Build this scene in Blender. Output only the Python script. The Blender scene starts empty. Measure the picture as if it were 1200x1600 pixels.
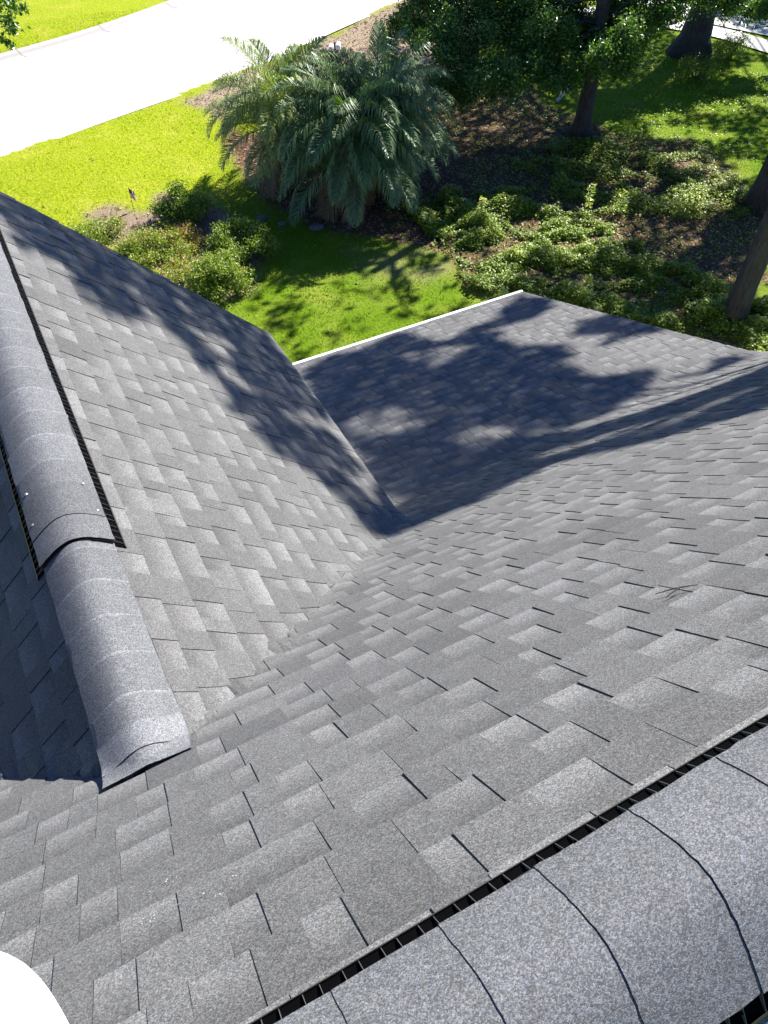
import bpy, math, random
import numpy as np
from mathutils import Vector, Matrix
R = math.radians
rng = np.random.default_rng(7)
random.seed(7)
C = bpy.context.scene.collection
scene = bpy.context.scene

# ------------------------------------------------------------------ camera
cam_d = bpy.data.cameras.new("camera"); cam = bpy.data.objects.new("camera", cam_d); C.objects.link(cam)
cam_d.sensor_fit = 'VERTICAL'; cam_d.sensor_height = 24.0; cam_d.lens = 24.0 * 1197 / 1600
cam_d.clip_start = 0.05; cam_d.clip_end = 1000
cam.location = (0, 0, 0); cam.rotation_euler = (R(90 - 48.95), 0, R(-28.0))
scene.camera = cam
scene.render.resolution_x = 768; scene.render.resolution_y = 1024

# ------------------------------------------------------------------ light
SUN_EL, SUN_AZ = 41.5, 67.6          # azimuth measured from +Y towards +X
SUN = np.array([math.cos(R(SUN_EL)) * math.sin(R(SUN_AZ)), math.cos(R(SUN_EL)) * math.cos(R(SUN_AZ)), math.sin(R(SUN_EL))])
world = bpy.data.worlds.new("World"); scene.world = world; world.use_nodes = True
wn = world.node_tree.nodes; wn.clear()
sky = wn.new('ShaderNodeTexSky'); sky.sky_type = 'NISHITA'; sky.sun_disc = False
sky.sun_elevation = R(SUN_EL); sky.sun_rotation = R(SUN_AZ); sky.ozone_density = 5.0; sky.dust_density = 0.2; sky.air_density = 1.0
bg = wn.new('ShaderNodeBackground'); bg.inputs['Strength'].default_value = 0.05
wo = wn.new('ShaderNodeOutputWorld')
sk = wn.new('ShaderNodeMix'); sk.data_type = 'RGBA'; sk.blend_type = 'MULTIPLY'; sk.inputs[0].default_value = 1; sk.inputs[7].default_value = (.55, .78, 1.28, 1)
world.node_tree.links.new(sky.outputs[0], sk.inputs[6]); world.node_tree.links.new(sk.outputs[2], bg.inputs[0]); world.node_tree.links.new(bg.outputs[0], wo.inputs[0])
sd = bpy.data.lights.new("sun", 'SUN'); sd.energy = 5.0; sd.angle = R(0.53); sd.color = (1.0, 0.955, 0.89)
so = bpy.data.objects.new("sun", sd); C.objects.link(so)
so.rotation_euler = Vector(-SUN).to_track_quat('-Z', 'Y').to_euler()
scene.view_settings.view_transform = 'Standard'; scene.view_settings.look = 'None'
scene.view_settings.exposure = 1.47; scene.view_settings.gamma = 1.0

# ------------------------------------------------------------------ helpers
def mesh_np(name, verts, faces_list, mats, mat_idx=None, attrs=None, smooth=False):
    """verts (n,3); faces_list: (m,k) array or list of arrays with k=3/4; attrs: {name: (n,3) per-vertex}"""
    me = bpy.data.meshes.new(name)
    if isinstance(faces_list, np.ndarray): faces_list = [faces_list]
    faces_list = [f for f in faces_list if len(f)]
    loops = np.concatenate([f.ravel() for f in faces_list]).astype(np.int32)
    tot = np.concatenate([np.full(len(f), f.shape[1]) for f in faces_list]).astype(np.int32)
    start = np.concatenate([[0], np.cumsum(tot)[:-1]]).astype(np.int32)
    me.vertices.add(len(verts)); me.vertices.foreach_set('co', np.asarray(verts, np.float32).ravel())
    me.loops.add(len(loops)); me.loops.foreach_set('vertex_index', loops)
    me.polygons.add(len(tot)); me.polygons.foreach_set('loop_start', start); me.polygons.foreach_set('loop_total', tot)
    for m in mats: me.materials.append(m)
    if mat_idx is not None: me.polygons.foreach_set('material_index', np.asarray(mat_idx, np.int32))
    me.polygons.foreach_set('use_smooth', np.full(len(tot), smooth))
    if attrs:
        for k, a in attrs.items():
            at = me.attributes.new(k, 'FLOAT_VECTOR', 'POINT'); at.data.foreach_set('vector', np.asarray(a, np.float32).ravel())
    me.update(calc_edges=True)
    return me
def link(name, me, parent=None, loc=None):
    o = bpy.data.objects.new(name, me); C.objects.link(o)
    if parent is not None: o.parent = parent
    if loc is not None: o.location = loc
    return o
def empty(name, loc=(0, 0, 0)):
    o = bpy.data.objects.new(name, None); C.objects.link(o); o.location = loc; o.empty_display_size = .2
    return o
def tag(o, label, cat, group=None):
    o['label'] = label; o['category'] = cat
    if group: o['group'] = group
    return o

class MB:
    """collects polygons into one mesh"""
    def __init__(s): s.v = []; s.f = []; s.mi = []
    def add(s, vs, fs, mi=0):
        b = len(s.v); s.v += [tuple(map(float, p)) for p in vs]
        s.f += [[b + i for i in f] for f in fs]; s.mi += [mi] * len(fs)
    def box(s, c, d, rot=None, mi=0):
        c = Vector(c); d = Vector(d) / 2; vs = []
        for x in (-1, 1):
            for y in (-1, 1):
                for z in (-1, 1):
                    p = Vector((x * d.x, y * d.y, z * d.z))
                    if rot is not None: p = rot @ p
                    vs.append(c + p)
        s.add(vs, [(0, 1, 3, 2), (4, 6, 7, 5), (0, 4, 5, 1), (2, 3, 7, 6), (0, 2, 6, 4), (1, 5, 7, 3)], mi)
    def tube(s, pts, rad, n=8, mi=0, wob=0.0, cap=True):
        pts = [Vector(p) for p in pts]; b = len(s.v); m = len(pts)
        ref = Vector((0.3, 0.9, 0.1)).normalized()
        for i, p in enumerate(pts):
            t = (pts[min(i + 1, m - 1)] - pts[max(i - 1, 0)]).normalized()
            a = t.cross(ref).normalized(); c = t.cross(a)
            r = rad[i] if hasattr(rad, '__len__') else rad
            for k in range(n):
                w = 2 * math.pi * k / n; rr = r * (1 + wob * (random.random() - .5) * 2)
                s.v.append(tuple(p + a * math.cos(w) * rr + c * math.sin(w) * rr))
        for i in range(m - 1):
            for k in range(n):
                k2 = (k + 1) % n
                s.f.append([b + i * n + k, b + i * n + k2, b + (i + 1) * n + k2, b + (i + 1) * n + k]); s.mi.append(mi)
        if cap:
            s.f.append([b + k for k in range(n)][::-1]); s.mi.append(mi)
            s.f.append([b + (m - 1) * n + k for k in range(n)]); s.mi.append(mi)
    def build(s, name, mats, parent=None, smooth=False):
        me = bpy.data.meshes.new(name); me.from_pydata(s.v, [], s.f)
        for m in (mats if isinstance(mats, (list, tuple)) else [mats]): me.materials.append(m)
        me.polygons.foreach_set('material_index', s.mi); me.polygons.foreach_set('use_smooth', [smooth] * len(s.f)); me.update()
        return link(name, me, parent)

def inpoly(x, y, poly):
    x = np.asarray(x, float); y = np.asarray(y, float); ins = np.zeros(x.shape, bool); n = len(poly); j = n - 1
    for i in range(n):
        xi, yi = poly[i]; xj, yj = poly[j]
        c = ((yi > y) != (yj > y)) & (x < (xj - xi) * (y - yi) / ((yj - yi) + 1e-12) + xi)
        ins ^= c; j = i
    return ins
def inany(x, y, polys):
    r = np.zeros(np.shape(x), bool)
    for p in polys: r |= inpoly(x, y, p)
    return r
def vnoise(x, y, s, seed=0):
    """smooth value noise 0..1"""
    g = np.random.default_rng(seed).random((64, 64)); X = np.asarray(x) / s; Y = np.asarray(y) / s
    xi = np.floor(X).astype(int); yi = np.floor(Y).astype(int); fx = X - xi; fy = Y - yi
    fx = fx * fx * (3 - 2 * fx); fy = fy * fy * (3 - 2 * fy)
    a = g[xi % 64, yi % 64]; b = g[(xi + 1) % 64, yi % 64]; c = g[xi % 64, (yi + 1) % 64]; d = g[(xi + 1) % 64, (yi + 1) % 64]
    return (a * (1 - fx) + b * fx) * (1 - fy) + (c * (1 - fx) + d * fx) * fy

# ------------------------------------------------------------------ materials
def newmat(name):
    m = bpy.data.materials.new(name); m.use_nodes = True; nt = m.node_tree
    return m, nt, nt.nodes, nt.links, nt.nodes['Principled BSDF']
def mathn(nt, op, a, b=None, c=None, clamp=False):
    n = nt.nodes.new('ShaderNodeMath'); n.operation = op; n.use_clamp = clamp
    for i, v in enumerate((a, b, c)):
        if v is None: continue
        if isinstance(v, (int, float)): n.inputs[i].default_value = v
        else: nt.links.new(v, n.inputs[i])
    return n.outputs[0]
def mixc(nt, f, a, b, mode='MIX'):
    n = nt.nodes.new('ShaderNodeMix'); n.data_type = 'RGBA'; n.blend_type = mode
    for s, v in ((n.inputs[0], f), (n.inputs[6], a), (n.inputs[7], b)):
        if isinstance(v, (int, float)): s.default_value = v
        elif isinstance(v, tuple): s.default_value = (*v[:3], 1)
        else: nt.links.new(v, s)
    return n.outputs[2]
def noise(nt, scale, detail=3, rough=.55, vec=None):
    n = nt.nodes.new('ShaderNodeTexNoise'); n.inputs['Scale'].default_value = scale
    n.inputs['Detail'].default_value = detail; n.inputs['Roughness'].default_value = rough
    if vec is None: vec = geo_pos(nt)
    nt.links.new(vec, n.inputs['Vector']); return n.outputs['Fac']
def geo_pos(nt):
    g = nt.nodes.get('gpos') or nt.nodes.new('ShaderNodeNewGeometry'); g.name = 'gpos'; return g.outputs['Position']
def voro(nt, scale):
    n = nt.nodes.new('ShaderNodeTexVoronoi'); n.inputs['Scale'].default_value = scale; nt.links.new(geo_pos(nt), n.inputs['Vector'])
    s = nt.nodes.new('ShaderNodeSeparateColor'); nt.links.new(n.outputs['Color'], s.inputs[0])
    return s.outputs[0], n.outputs['Distance'], s.outputs[1]
def attr(nt, name):
    n = nt.nodes.new('ShaderNodeAttribute'); n.attribute_name = name
    s = nt.nodes.new('ShaderNodeSeparateXYZ'); nt.links.new(n.outputs['Vector'], s.inputs[0]); return s.outputs
def ramp(nt, fac, stops):
    n = nt.nodes.new('ShaderNodeValToRGB'); cr = n.color_ramp
    while len(cr.elements) < len(stops): cr.elements.new(.5)
    for e, (p, c) in zip(cr.elements, stops): e.position = p; e.color = (*c, 1)
    nt.links.new(fac, n.inputs[0]); return n.outputs[0]
def maprange(nt, v, a, b, c=0., d=1.):
    n = nt.nodes.new('ShaderNodeMapRange'); nt.links.new(v, n.inputs[0])
    for i, x in enumerate((a, b, c, d)): n.inputs[i + 1].default_value = x
    return n.outputs[0]
def bump(nt, h, strength, dist, bsdf):
    n = nt.nodes.new('ShaderNodeBump'); n.inputs['Strength'].default_value = strength; n.inputs['Distance'].default_value = dist
    nt.links.new(h, n.inputs['Height']); nt.links.new(n.outputs[0], bsdf.inputs['Normal'])

def granule_mat(name, shingle=True, tint=(1.0, 1.003, .99), level=0.103):
    """mineral granules: salt and pepper cells; attribute 'sh' = (tone, v within exposure, recessed piece?)"""
    m, nt, N, L, b = newmat(name)
    r1, d1, r2 = voro(nt, 520); rb, db, _ = voro(nt, 240)
    big = noise(nt, 2.2, 3); mid = noise(nt, 26, 3)
    if shingle:
        t, v, a = attr(nt, 'sh')
        # recessed layer carries a printed band: pale at the butt, dark towards the course above
        pr = maprange(nt, v, 0.08, 0.85, 0.68, 1.30)
        tone = mathn(nt, 'ADD', mathn(nt, 'MULTIPLY', a, pr), mathn(nt, 'MULTIPLY', mathn(nt, 'SUBTRACT', 1.0, a), maprange(nt, v, .05, .9, .84, .93)))
        tone = mathn(nt, 'MULTIPLY', tone, t)
    else:
        tone = mathn(nt, 'MULTIPLY', attr(nt, 'sh')[0], 1.0)
    g = mathn(nt, 'ADD', mathn(nt, 'MULTIPLY', mathn(nt, 'POWER', r1, 1.5), 1.20), 0.52)
    g2 = maprange(nt, rb, 0, 1, .82, 1.18)
    val = mathn(nt, 'MULTIPLY', mathn(nt, 'MULTIPLY', tone, g), g2)
    val = mathn(nt, 'MULTIPLY', val, maprange(nt, big, .3, .7, .92, 1.08))
    val = mathn(nt, 'MULTIPLY', val, maprange(nt, mid, .3, .7, .94, 1.06))
    val = mathn(nt, 'MULTIPLY', val, level)
    cc = nt.nodes.new('ShaderNodeCombineColor')
    hue = maprange(nt, r2, 0, 1, .90, 1.10)
    L.new(mathn(nt, 'MULTIPLY', val, mathn(nt, 'MULTIPLY', hue, tint[0])), cc.inputs[0])
    L.new(mathn(nt, 'MULTIPLY', val, tint[1]), cc.inputs[1])
    L.new(mathn(nt, 'MULTIPLY', val, mathn(nt, 'MULTIPLY', mathn(nt, 'SUBTRACT', 2.0, hue), tint[2])), cc.inputs[2])
    L.new(cc.outputs[0], b.inputs['Base Color']); b.inputs['Roughness'].default_value = .82
    b.inputs['Specular IOR Level'].default_value = .35
    bump(nt, mathn(nt, 'ADD', mathn(nt, 'MULTIPLY', r1, 1.0), mathn(nt, 'MULTIPLY', d1, -.6)), 0.6, 0.0012, b)
    return m
def plain(name, col, rough=.7, var=.15, scale=8, metal=0, spec=.5, bumpd=0):
    m, nt, N, L, b = newmat(name)
    n = noise(nt, scale, 4)
    f = maprange(nt, n, .3, .7, 1 - var, 1 + var)
    L.new(mixc(nt, 1.0, tuple(col), f, 'MULTIPLY'), b.inputs['Base Color'])
    b.inputs['Roughness'].default_value = rough; b.inputs['Metallic'].default_value = metal; b.inputs['Specular IOR Level'].default_value = spec
    if bumpd: bump(nt, n, .7, bumpd, b)
    return m
M_SH = granule_mat('shingle_granules')
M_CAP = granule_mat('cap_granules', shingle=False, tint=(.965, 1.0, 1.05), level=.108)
M_ASPH = plain('asphalt_edge', (.012, .012, .016), .6)
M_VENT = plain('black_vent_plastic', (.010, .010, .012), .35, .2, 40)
M_VENT2 = plain('louvre_painted_shade', (.0012, .0012, .0015), .8, .2, 40, spec=.03)  # shade of the open louvre put into a blacker plastic colour
M_FIN = plain('vent_fin_painted_sun', (.09, .09, .09), .4, .2, 60)  # sunlight on the fins put into a paler copy of the plastic
M_LIP = plain('vent_lip_painted_sun', (.03, .03, .03), .4, .2, 60)  # lip painted lighter than the vent to stand for sun on it
M_DRIP = plain('white_drip_metal', (.78, .78, .76), .35, .04, 5)
M_WALL = plain('painted_siding', (.55, .53, .48), .7, .06, 3)
M_NAIL = plain('zinc_nail', (.6, .6, .6), .3, .1, 50, metal=.8)
def leaf_mat(name, stops, trans=.35, rough=.45, spec=.4):
    m, nt, N, L, b = newmat(name)
    a = attr(nt, 'lf')
    col = ramp(nt, a[0], stops)
    L.new(col, b.inputs['Base Color']); b.inputs['Roughness'].default_value = rough; b.inputs['Specular IOR Level'].default_value = spec
    tr = nt.nodes.new('ShaderNodeBsdfTranslucent'); L.new(mixc(nt, 1.0, col, (1.5, 1.6, .5), 'MULTIPLY'), tr.inputs[0])
    mx = nt.nodes.new('ShaderNodeMixShader'); mx.inputs[0].default_value = trans
    L.new(b.outputs[0], mx.inputs[1]); L.new(tr.outputs[0], mx.inputs[2]); L.new(mx.outputs[0], nt.nodes['Material Output'].inputs[0])
    return m
M_OAK = leaf_mat('oak_leaves', [(0, (.03, .07, .012)), (.5, (.075, .17, .028)), (1, (.19, .30, .07))], .3, .35, .6)
M_IVY = leaf_mat('ground_cover_leaves', [(0, (.03, .07, .010)), (.5, (.16, .25, .02)), (.85, (.40, .46, .04)), (1, (.58, .58, .2))], .3)
M_AZ = leaf_mat('azalea_leaves', [(0, (.04, .07, .010)), (.4, (.12, .21, .02)), (.82, (.34, .42, .06)), (.93, (.36, .19, .08)), (1, (.45, .27, .15))], .25)
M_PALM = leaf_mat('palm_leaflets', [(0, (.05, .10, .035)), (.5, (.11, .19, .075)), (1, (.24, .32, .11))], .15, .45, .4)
M_PALMY = leaf_mat('palm_leaflets_painted_sun', [(0, (.08, .14, .03)), (.5, (.22, .29, .09)), (1, (.42, .46, .18))], .25, .45, .4)  # paler, yellower copy of the palm colours with the sunlight painted in
M_GRASS = leaf_mat('grass_blades', [(0, (.04, .10, .004)), (.3, (.16, .26, .008)), (.6, (.31, .385, .010)), (1, (.47, .49, .03))], .35, .6, .2)
M_DEAD = leaf_mat('dead_frond', [(0, (.16, .11, .06)), (1, (.33, .25, .14))], .1, .7, .2)
def bark(name, c1, c2):
    m, nt, N, L, b = newmat(name)
    mp = nt.nodes.new('ShaderNodeMapping'); mp.inputs['Scale'].default_value = (1, 1, .22); L.new(geo_pos(nt), mp.inputs[0])
    n = noise(nt, 22, 5, .7, mp.outputs[0]); n2 = noise(nt, 2.2, 3)
    col = mixc(nt, maprange(nt, n, .35, .65), c1, c2)
    L.new(mixc(nt, maprange(nt, n2, .4, .7, 0, .5), col, (.06, .065, .055)), b.inputs['Base Color'])
    b.inputs['Roughness'].default_value = .9; bump(nt, n, 1, .03, b); return m
M_BARK = bark('oak_bark', (.016, .012, .011), (.075, .062, .058))
M_PBARK = bark('palm_stem', (.02, .015, .01), (.07, .05, .035))

# ---- areas read off the place, as (x, y) on the surface they lie on (metres)
LOW_DARK = [[(2.37,5.24),(2.67,4.24),(2.98,4.11),(3.17,3.77),(2.99,3.76),(2.66,3.81),(2.31,3.76),(2.01,3.56),(1.94,3.95)],[(2.64,7.31),(4.13,7.4),(4.42,6.71),(5.31,6.88),(6.17,7.37),(6.25,6.79),(5.95,6.55),(5.3,6.49),(4.84,6.21),(4.76,5.85),(5.26,5.33),(5.11,5.01),(4.75,5.06),(4.73,4.63),(5.08,4.35),(5.35,4.08),(5.25,3.96),(4.8,3.99),(4.62,3.75),(4.28,3.71),(3.96,3.79),(3.44,3.72),(2.99,3.61),(2.58,3.51),(2.23,3.46),(1.98,3.39),(2.09,3.94),(2.17,4.59),(2.35,5.56),(2.44,6.24)],[(5.81,5.91),(6.37,5.65),(6.16,4.82),(5.79,4.98),(5.62,5.54)],[(5.59,5.35),(5.76,5.13),(5.56,4.95),(5.42,5.17)],[(5.77,3.93),(6.12,3.78),(5.54,3.62),(5.24,3.74)]]
LOW_LIGHT = [[(3.77,6.64),(4.19,6.53),(4.76,6.36),(4.22,6.1),(3.87,6.0),(3.84,6.35)],[(2.33,5.37),(2.62,5.5),(2.98,5.42),(3.1,5.0),(3.06,4.77),(2.72,4.85),(2.38,5.01)],[(3.02,4.36),(3.36,4.4),(3.52,4.21),(3.29,4.0),(3.02,4.1)],[(3.55,4.06),(3.92,3.86),(3.7,3.71),(3.53,3.84)],[(3.29,4.9),(3.62,4.75),(3.43,4.66)],[(4.89,6.64),(5.27,6.45),(4.93,6.34)]]
MAIN_DARK = [[(1.62,3.0),(2.29,3.86),(2.7,4.18),(3.09,4.17),(3.34,4.03),(3.76,3.78),(4.04,3.44),(4.33,3.17),(4.85,3.13),(5.63,3.12),(3.73,1.95),(3.47,2.03),(3.26,2.16),(3.1,2.35),(2.96,2.58),(2.75,2.79),(2.41,2.7),(2.07,2.58),(1.83,2.63),(1.55,2.6),(1.35,2.55),(1.29,2.75),(1.51,3.42),(1.85,3.62)]]
MAIN_LIGHT = [[(3.1,3.33),(3.4,3.15),(3.69,2.91),(3.93,2.85),(3.8,2.75),(3.51,2.76),(3.22,2.9),(2.99,3.04)],[(3.47,2.66),(3.93,2.67),(4.62,2.62),(4.49,2.53),(3.73,2.46),(3.31,2.46)]]
GAB_DARK = [[(0.02,5.25),(0.08,5.3),(0.39,5.36),(0.72,5.39),(1.11,5.36),(1.71,5.36),(1.68,4.78),(1.42,4.33),(1.28,4.55),(1.04,4.64),(0.82,4.77),(0.57,4.84),(0.32,4.83),(0.16,4.86),(-0.03,4.81)],[(0.02,5.25),(0.08,5.3),(0.39,5.36),(0.72,5.39),(1.11,5.36),(1.71,5.36),(1.68,4.78),(1.69,4.22),(1.54,3.9),(1.49,4.11),(1.49,4.49),(1.38,4.69),(1.25,4.86),(1.06,4.8),(0.9,4.96),(0.77,5.06),(0.58,5.05),(0.4,4.99),(0.26,5.03),(0.15,5.05),(-0.02,4.92)],[(0.04,4.99),(0.15,5.05),(0.29,5.08),(0.34,4.94),(0.45,4.87),(0.57,4.92),(0.61,4.65),(0.63,4.36),(0.5,4.15),(0.39,4.15),(0.33,4.24),(0.27,4.45),(0.21,4.54),(0.12,4.44),(0.05,4.61)],[(0.67,5.06),(0.85,5.01),(1.05,4.91),(1.16,4.58),(0.95,4.44),(0.86,4.44),(0.94,4.1),(0.98,3.91),(1.12,3.94),(1.22,3.74),(1.38,3.61),(1.56,3.09),(1.63,2.88),(1.63,2.8),(1.34,2.51),(1.29,2.56),(1.26,2.88),(1.17,3.12),(0.99,3.21),(0.92,3.38),(0.86,3.58),(0.84,3.85),(0.76,4.08),(0.65,4.22),(0.63,4.5)]]
GAB_DAPPLE = [[(1.15,4.61),(1.5,4.81),(1.49,4.11),(1.61,3.76),(1.66,3.28),(1.65,3.0),(1.54,3.05),(1.39,3.33),(1.25,3.64),(1.1,3.89),(1.02,4.14)]]
GAB_LIGHT = [[(1.36,3.69),(1.5,3.57),(1.58,3.12),(1.59,2.81),(1.49,3.02),(1.37,3.37)],[(0.89,4.91),(1.06,4.8),(0.94,4.74)]]
LAWN_DAPPLE = [(3.66,12.62),(4.88,14.09),(5.43,14.69),(6.3,14.23),(7.16,13.47),(8.49,12.47),(8.63,10.74),(3.81,10.62)]
GR_SHADE = [(14.78,25.94),(22.17,22.77),(21.58,20.2),(22.85,17.58),(11.45,6.66),(8.72,10.43),(8.47,12.18),(7.22,13.58),(5.92,14.74),(8.51,15.36),(11.11,18.0),(12.26,21.44)]
STREETSHADE = [(12.0,24.3),(13.86,24.3),(14.66,23.21),(13.94,22.02),(12.33,23.18)]
PALM_BED = [(6.32,21.01),(5.84,19.7),(5.55,17.48),(5.82,15.59),(6.39,14.42),(7.67,13.25),(8.31,12.71),(9.84,14.65),(10.67,16.92),(10.32,17.97),(9.49,19.32),(8.27,19.97),(7.2,20.08),(6.46,20.03)]
SAND = [(5.82,23.14),(7.75,23.9),(11.87,25.91),(14.56,27.29),(16.54,29.07),(19.06,27.73),(16.07,23.13),(12.77,20.08),(10.51,18.32),(9.12,20.98),(7.53,21.82),(6.29,21.03)]
AZALEA_BED = [(1.72,17.77),(2.34,17.88),(2.94,17.12),(3.64,17.95),(4.44,16.83),(4.58,15.76),(4.92,15.27),(4.76,14.16),(4.16,13.37),(3.39,12.77),(2.51,14.52)]
PINE = [(11.5,19.71),(13.53,21.34),(14.95,20.01),(14.68,16.57),(15.24,15.14),(15.39,13.59),(15.55,10.59),(13.18,8.32),(12.04,8.92),(11.22,10.72),(11.33,12.18),(10.4,12.83),(9.88,13.6),(8.11,12.37),(7.52,12.98),(7.29,13.7)]
BACKGRASS = [(17.01,17.82),(20.48,20.78),(20.71,18.11),(22.55,14.87),(18.36,11.23),(16.8,12.84),(15.87,14.37),(15.18,15.84)]
DIRT = [(6.14,13.57),(7.58,13.09),(8.35,12.25),(7.61,11.54),(6.58,11.83),(5.88,12.73)]
COVER_A = [(8.97,14.08),(10.07,13.9),(11.68,12.64),(12.36,11.56),(11.96,10.77),(11.99,9.61),(12.41,8.42),(13.09,7.73),(11.54,6.29),(11.14,6.82),(8.66,10.34),(7.89,11.26),(8.07,12.83)]
COVER_B = [(11.85,15.47),(14.23,15.98),(14.7,14.99),(15.54,14.98),(16.53,14.15),(16.49,12.53),(15.64,10.87),(14.23,10.64),(13.51,11.5),(12.27,12.0),(11.57,12.97),(10.82,13.96)]
COVER_C = [(8.48,14.68),(9.58,14.79),(11.18,13.94),(9.88,13.6),(8.38,12.82),(7.88,13.33)]
GR_LIT = [[(11.95,11.07),(11.4,10.74),(10.66,10.7),(9.89,10.95),(9.3,11.42),(9.01,12.01),(9.13,12.57),(9.63,12.95),(10.41,13.03),(11.24,12.78),(11.88,12.25),(12.13,11.62)],[(11.03,12.49),(10.68,12.24),(10.2,12.18),(9.71,12.32),(9.33,12.64),(9.17,13.04),(9.26,13.44),(9.6,13.72),(10.09,13.8),(10.61,13.65),(11.0,13.31),(11.16,12.89)],[(16.03,12.28),(15.54,11.99),(14.92,11.92),(14.33,12.09),(13.92,12.45),(13.79,12.92),(13.97,13.37),(14.45,13.7),(15.09,13.79),(15.72,13.62),(16.15,13.23),(16.26,12.73)],[(17.17,11.94),(16.86,11.8),(16.41,11.82),(15.95,11.99),(15.59,12.25),(15.43,12.56),(15.51,12.82),(15.82,12.97),(16.27,12.96),(16.75,12.79),(17.12,12.51),(17.27,12.2)],[(17.74,15.5),(17.51,15.41),(17.14,15.45),(16.74,15.61),(16.41,15.84),(16.23,16.09),(16.25,16.3),(16.48,16.39),(16.85,16.36),(17.26,16.2),(17.6,15.96),(17.78,15.7)],[(17.59,14.33),(17.3,14.22),(16.86,14.26),(16.37,14.45),(15.97,14.73),(15.76,15.04),(15.8,15.28),(16.08,15.41),(16.53,15.37),(17.03,15.18),(17.44,14.88),(17.64,14.57)],[(17.91,13.85),(17.69,13.77),(17.32,13.82),(16.93,13.98),(16.59,14.21),(16.41,14.45),(16.43,14.64),(16.65,14.72),(17.02,14.67),(17.43,14.51),(17.77,14.27),(17.94,14.03)],[(9.22,11.36),(8.99,11.18),(8.66,11.14),(8.34,11.23),(8.09,11.44),(7.98,11.72),(8.04,11.99),(8.26,12.18),(8.59,12.24),(8.93,12.14),(9.19,11.92),(9.29,11.63)],[(15.1,11.23),(14.76,11.04),(14.34,11.0),(13.92,11.12),(13.63,11.37),(13.54,11.69),(13.66,11.99),(13.99,12.2),(14.43,12.25),(14.86,12.13),(15.16,11.86),(15.25,11.53)],[(13.7,8.57),(13.26,8.21),(12.89,7.99),(12.66,7.96),(12.64,8.12),(12.83,8.44),(13.19,8.84),(13.63,9.23),(14.04,9.48),(14.29,9.53),(14.3,9.34),(14.08,8.99)],[(8.89,12.85),(8.76,12.74),(8.56,12.71),(8.35,12.77),(8.19,12.91),(8.12,13.08),(8.15,13.24),(8.28,13.36),(8.48,13.39),(8.69,13.33),(8.85,13.19),(8.93,13.01)],[(12.34,11.64),(12.07,11.47),(11.71,11.43),(11.36,11.54),(11.09,11.76),(10.99,12.04),(11.07,12.31),(11.33,12.5),(11.7,12.54),(12.07,12.44),(12.34,12.2),(12.44,11.91)],[(11.56,13.11),(11.45,13.0),(11.31,12.95),(11.2,12.96),(11.13,13.04),(11.13,13.17),(11.2,13.31),(11.31,13.42),(11.44,13.47),(11.56,13.46),(11.63,13.37),(11.63,13.25)],[(12.84,17.22),(12.71,17.11),(12.53,17.07),(12.36,17.11),(12.23,17.23),(12.19,17.38),(12.23,17.54),(12.36,17.66),(12.54,17.7),(12.72,17.65),(12.84,17.54),(12.89,17.38)],[(13.18,18.82),(13.07,18.72),(12.93,18.69),(12.78,18.73),(12.68,18.82),(12.64,18.96),(12.67,19.09),(12.78,19.18),(12.92,19.22),(13.07,19.18),(13.18,19.08),(13.22,18.95)],[(20.23,15.07),(19.8,14.85),(19.24,14.82),(18.7,14.99),(18.31,15.32),(18.17,15.72),(18.32,16.08),(18.74,16.32),(19.31,16.36),(19.88,16.19),(20.28,15.85),(20.41,15.44)],[(22.0,16.27),(21.53,15.96),(21.02,15.83),(20.6,15.91),(20.36,16.18),(20.38,16.57),(20.65,16.98),(21.11,17.31),(21.65,17.46),(22.1,17.38),(22.33,17.09),(22.29,16.68)],[(16.05,15.84),(15.85,15.71),(15.59,15.68),(15.33,15.76),(15.14,15.92),(15.07,16.13),(15.13,16.32),(15.32,16.46),(15.59,16.49),(15.86,16.41),(16.05,16.24),(16.12,16.03)],[(15.57,18.22),(15.46,18.12),(15.31,18.08),(15.18,18.11),(15.09,18.2),(15.07,18.33),(15.12,18.46),(15.23,18.55),(15.38,18.59),(15.51,18.56),(15.6,18.47),(15.62,18.34)],[(13.88,9.9),(13.72,9.86),(13.44,9.92),(13.12,10.06),(12.83,10.24),(12.66,10.42),(12.66,10.55),(12.81,10.58),(13.09,10.52),(13.42,10.38),(13.71,10.2),(13.87,10.02)]]
NEAR_CURB = [(0.54,21.49),(2.27,22.12),(3.96,22.73),(5.88,23.32),(7.77,23.95),(9.85,24.93),(11.92,26.02),(14.49,27.25)]
FAR_CURB = [(1.82,28.89),(4.38,29.68),(6.59,30.68),(8.39,31.69)]
PATH1 = [(23.21,23.65),(23.93,21.15),(24.75,19.41)]
PATH2 = [(21.59,22.1),(22.59,20.7),(23.15,19.78),(23.4,18.11)]

# ================================================================== ROOF SURFACES
D_MAIN = -1.026            # main slope: z = D_MAIN - y (45 deg)
RY, RZ = 0.066, -1.092     # main ridge line (y, z)
CR_Y, CR_Z = 3.70, -4.726; LOW_T = math.tan(R(20.9))
GX, GZ = -0.1735, -2.0525  # gable ridge line (x, z)
EAVE_Y, RAKE_X, GRAKE_Y, GEAVE_X = 7.53, 6.25, 5.27, 1.70
GR = -8.67                 # ground level
def main_z(y):
    y = np.asarray(y, float)
    zm = RZ - np.sqrt((y - RY) ** 2 + .05 ** 2)
    zl = CR_Z - (y - CR_Y) * LOW_T
    k = .06
    return np.where(y < RY + .3, zm, np.logaddexp(zm / k, zl / k) * k)
_ys = np.linspace(RY, EAVE_Y + .02, 1500); _zs = main_z(_ys)
_ss = np.concatenate([[0], np.cumsum(np.hypot(np.diff(_ys), np.diff(_zs)))])
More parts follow.
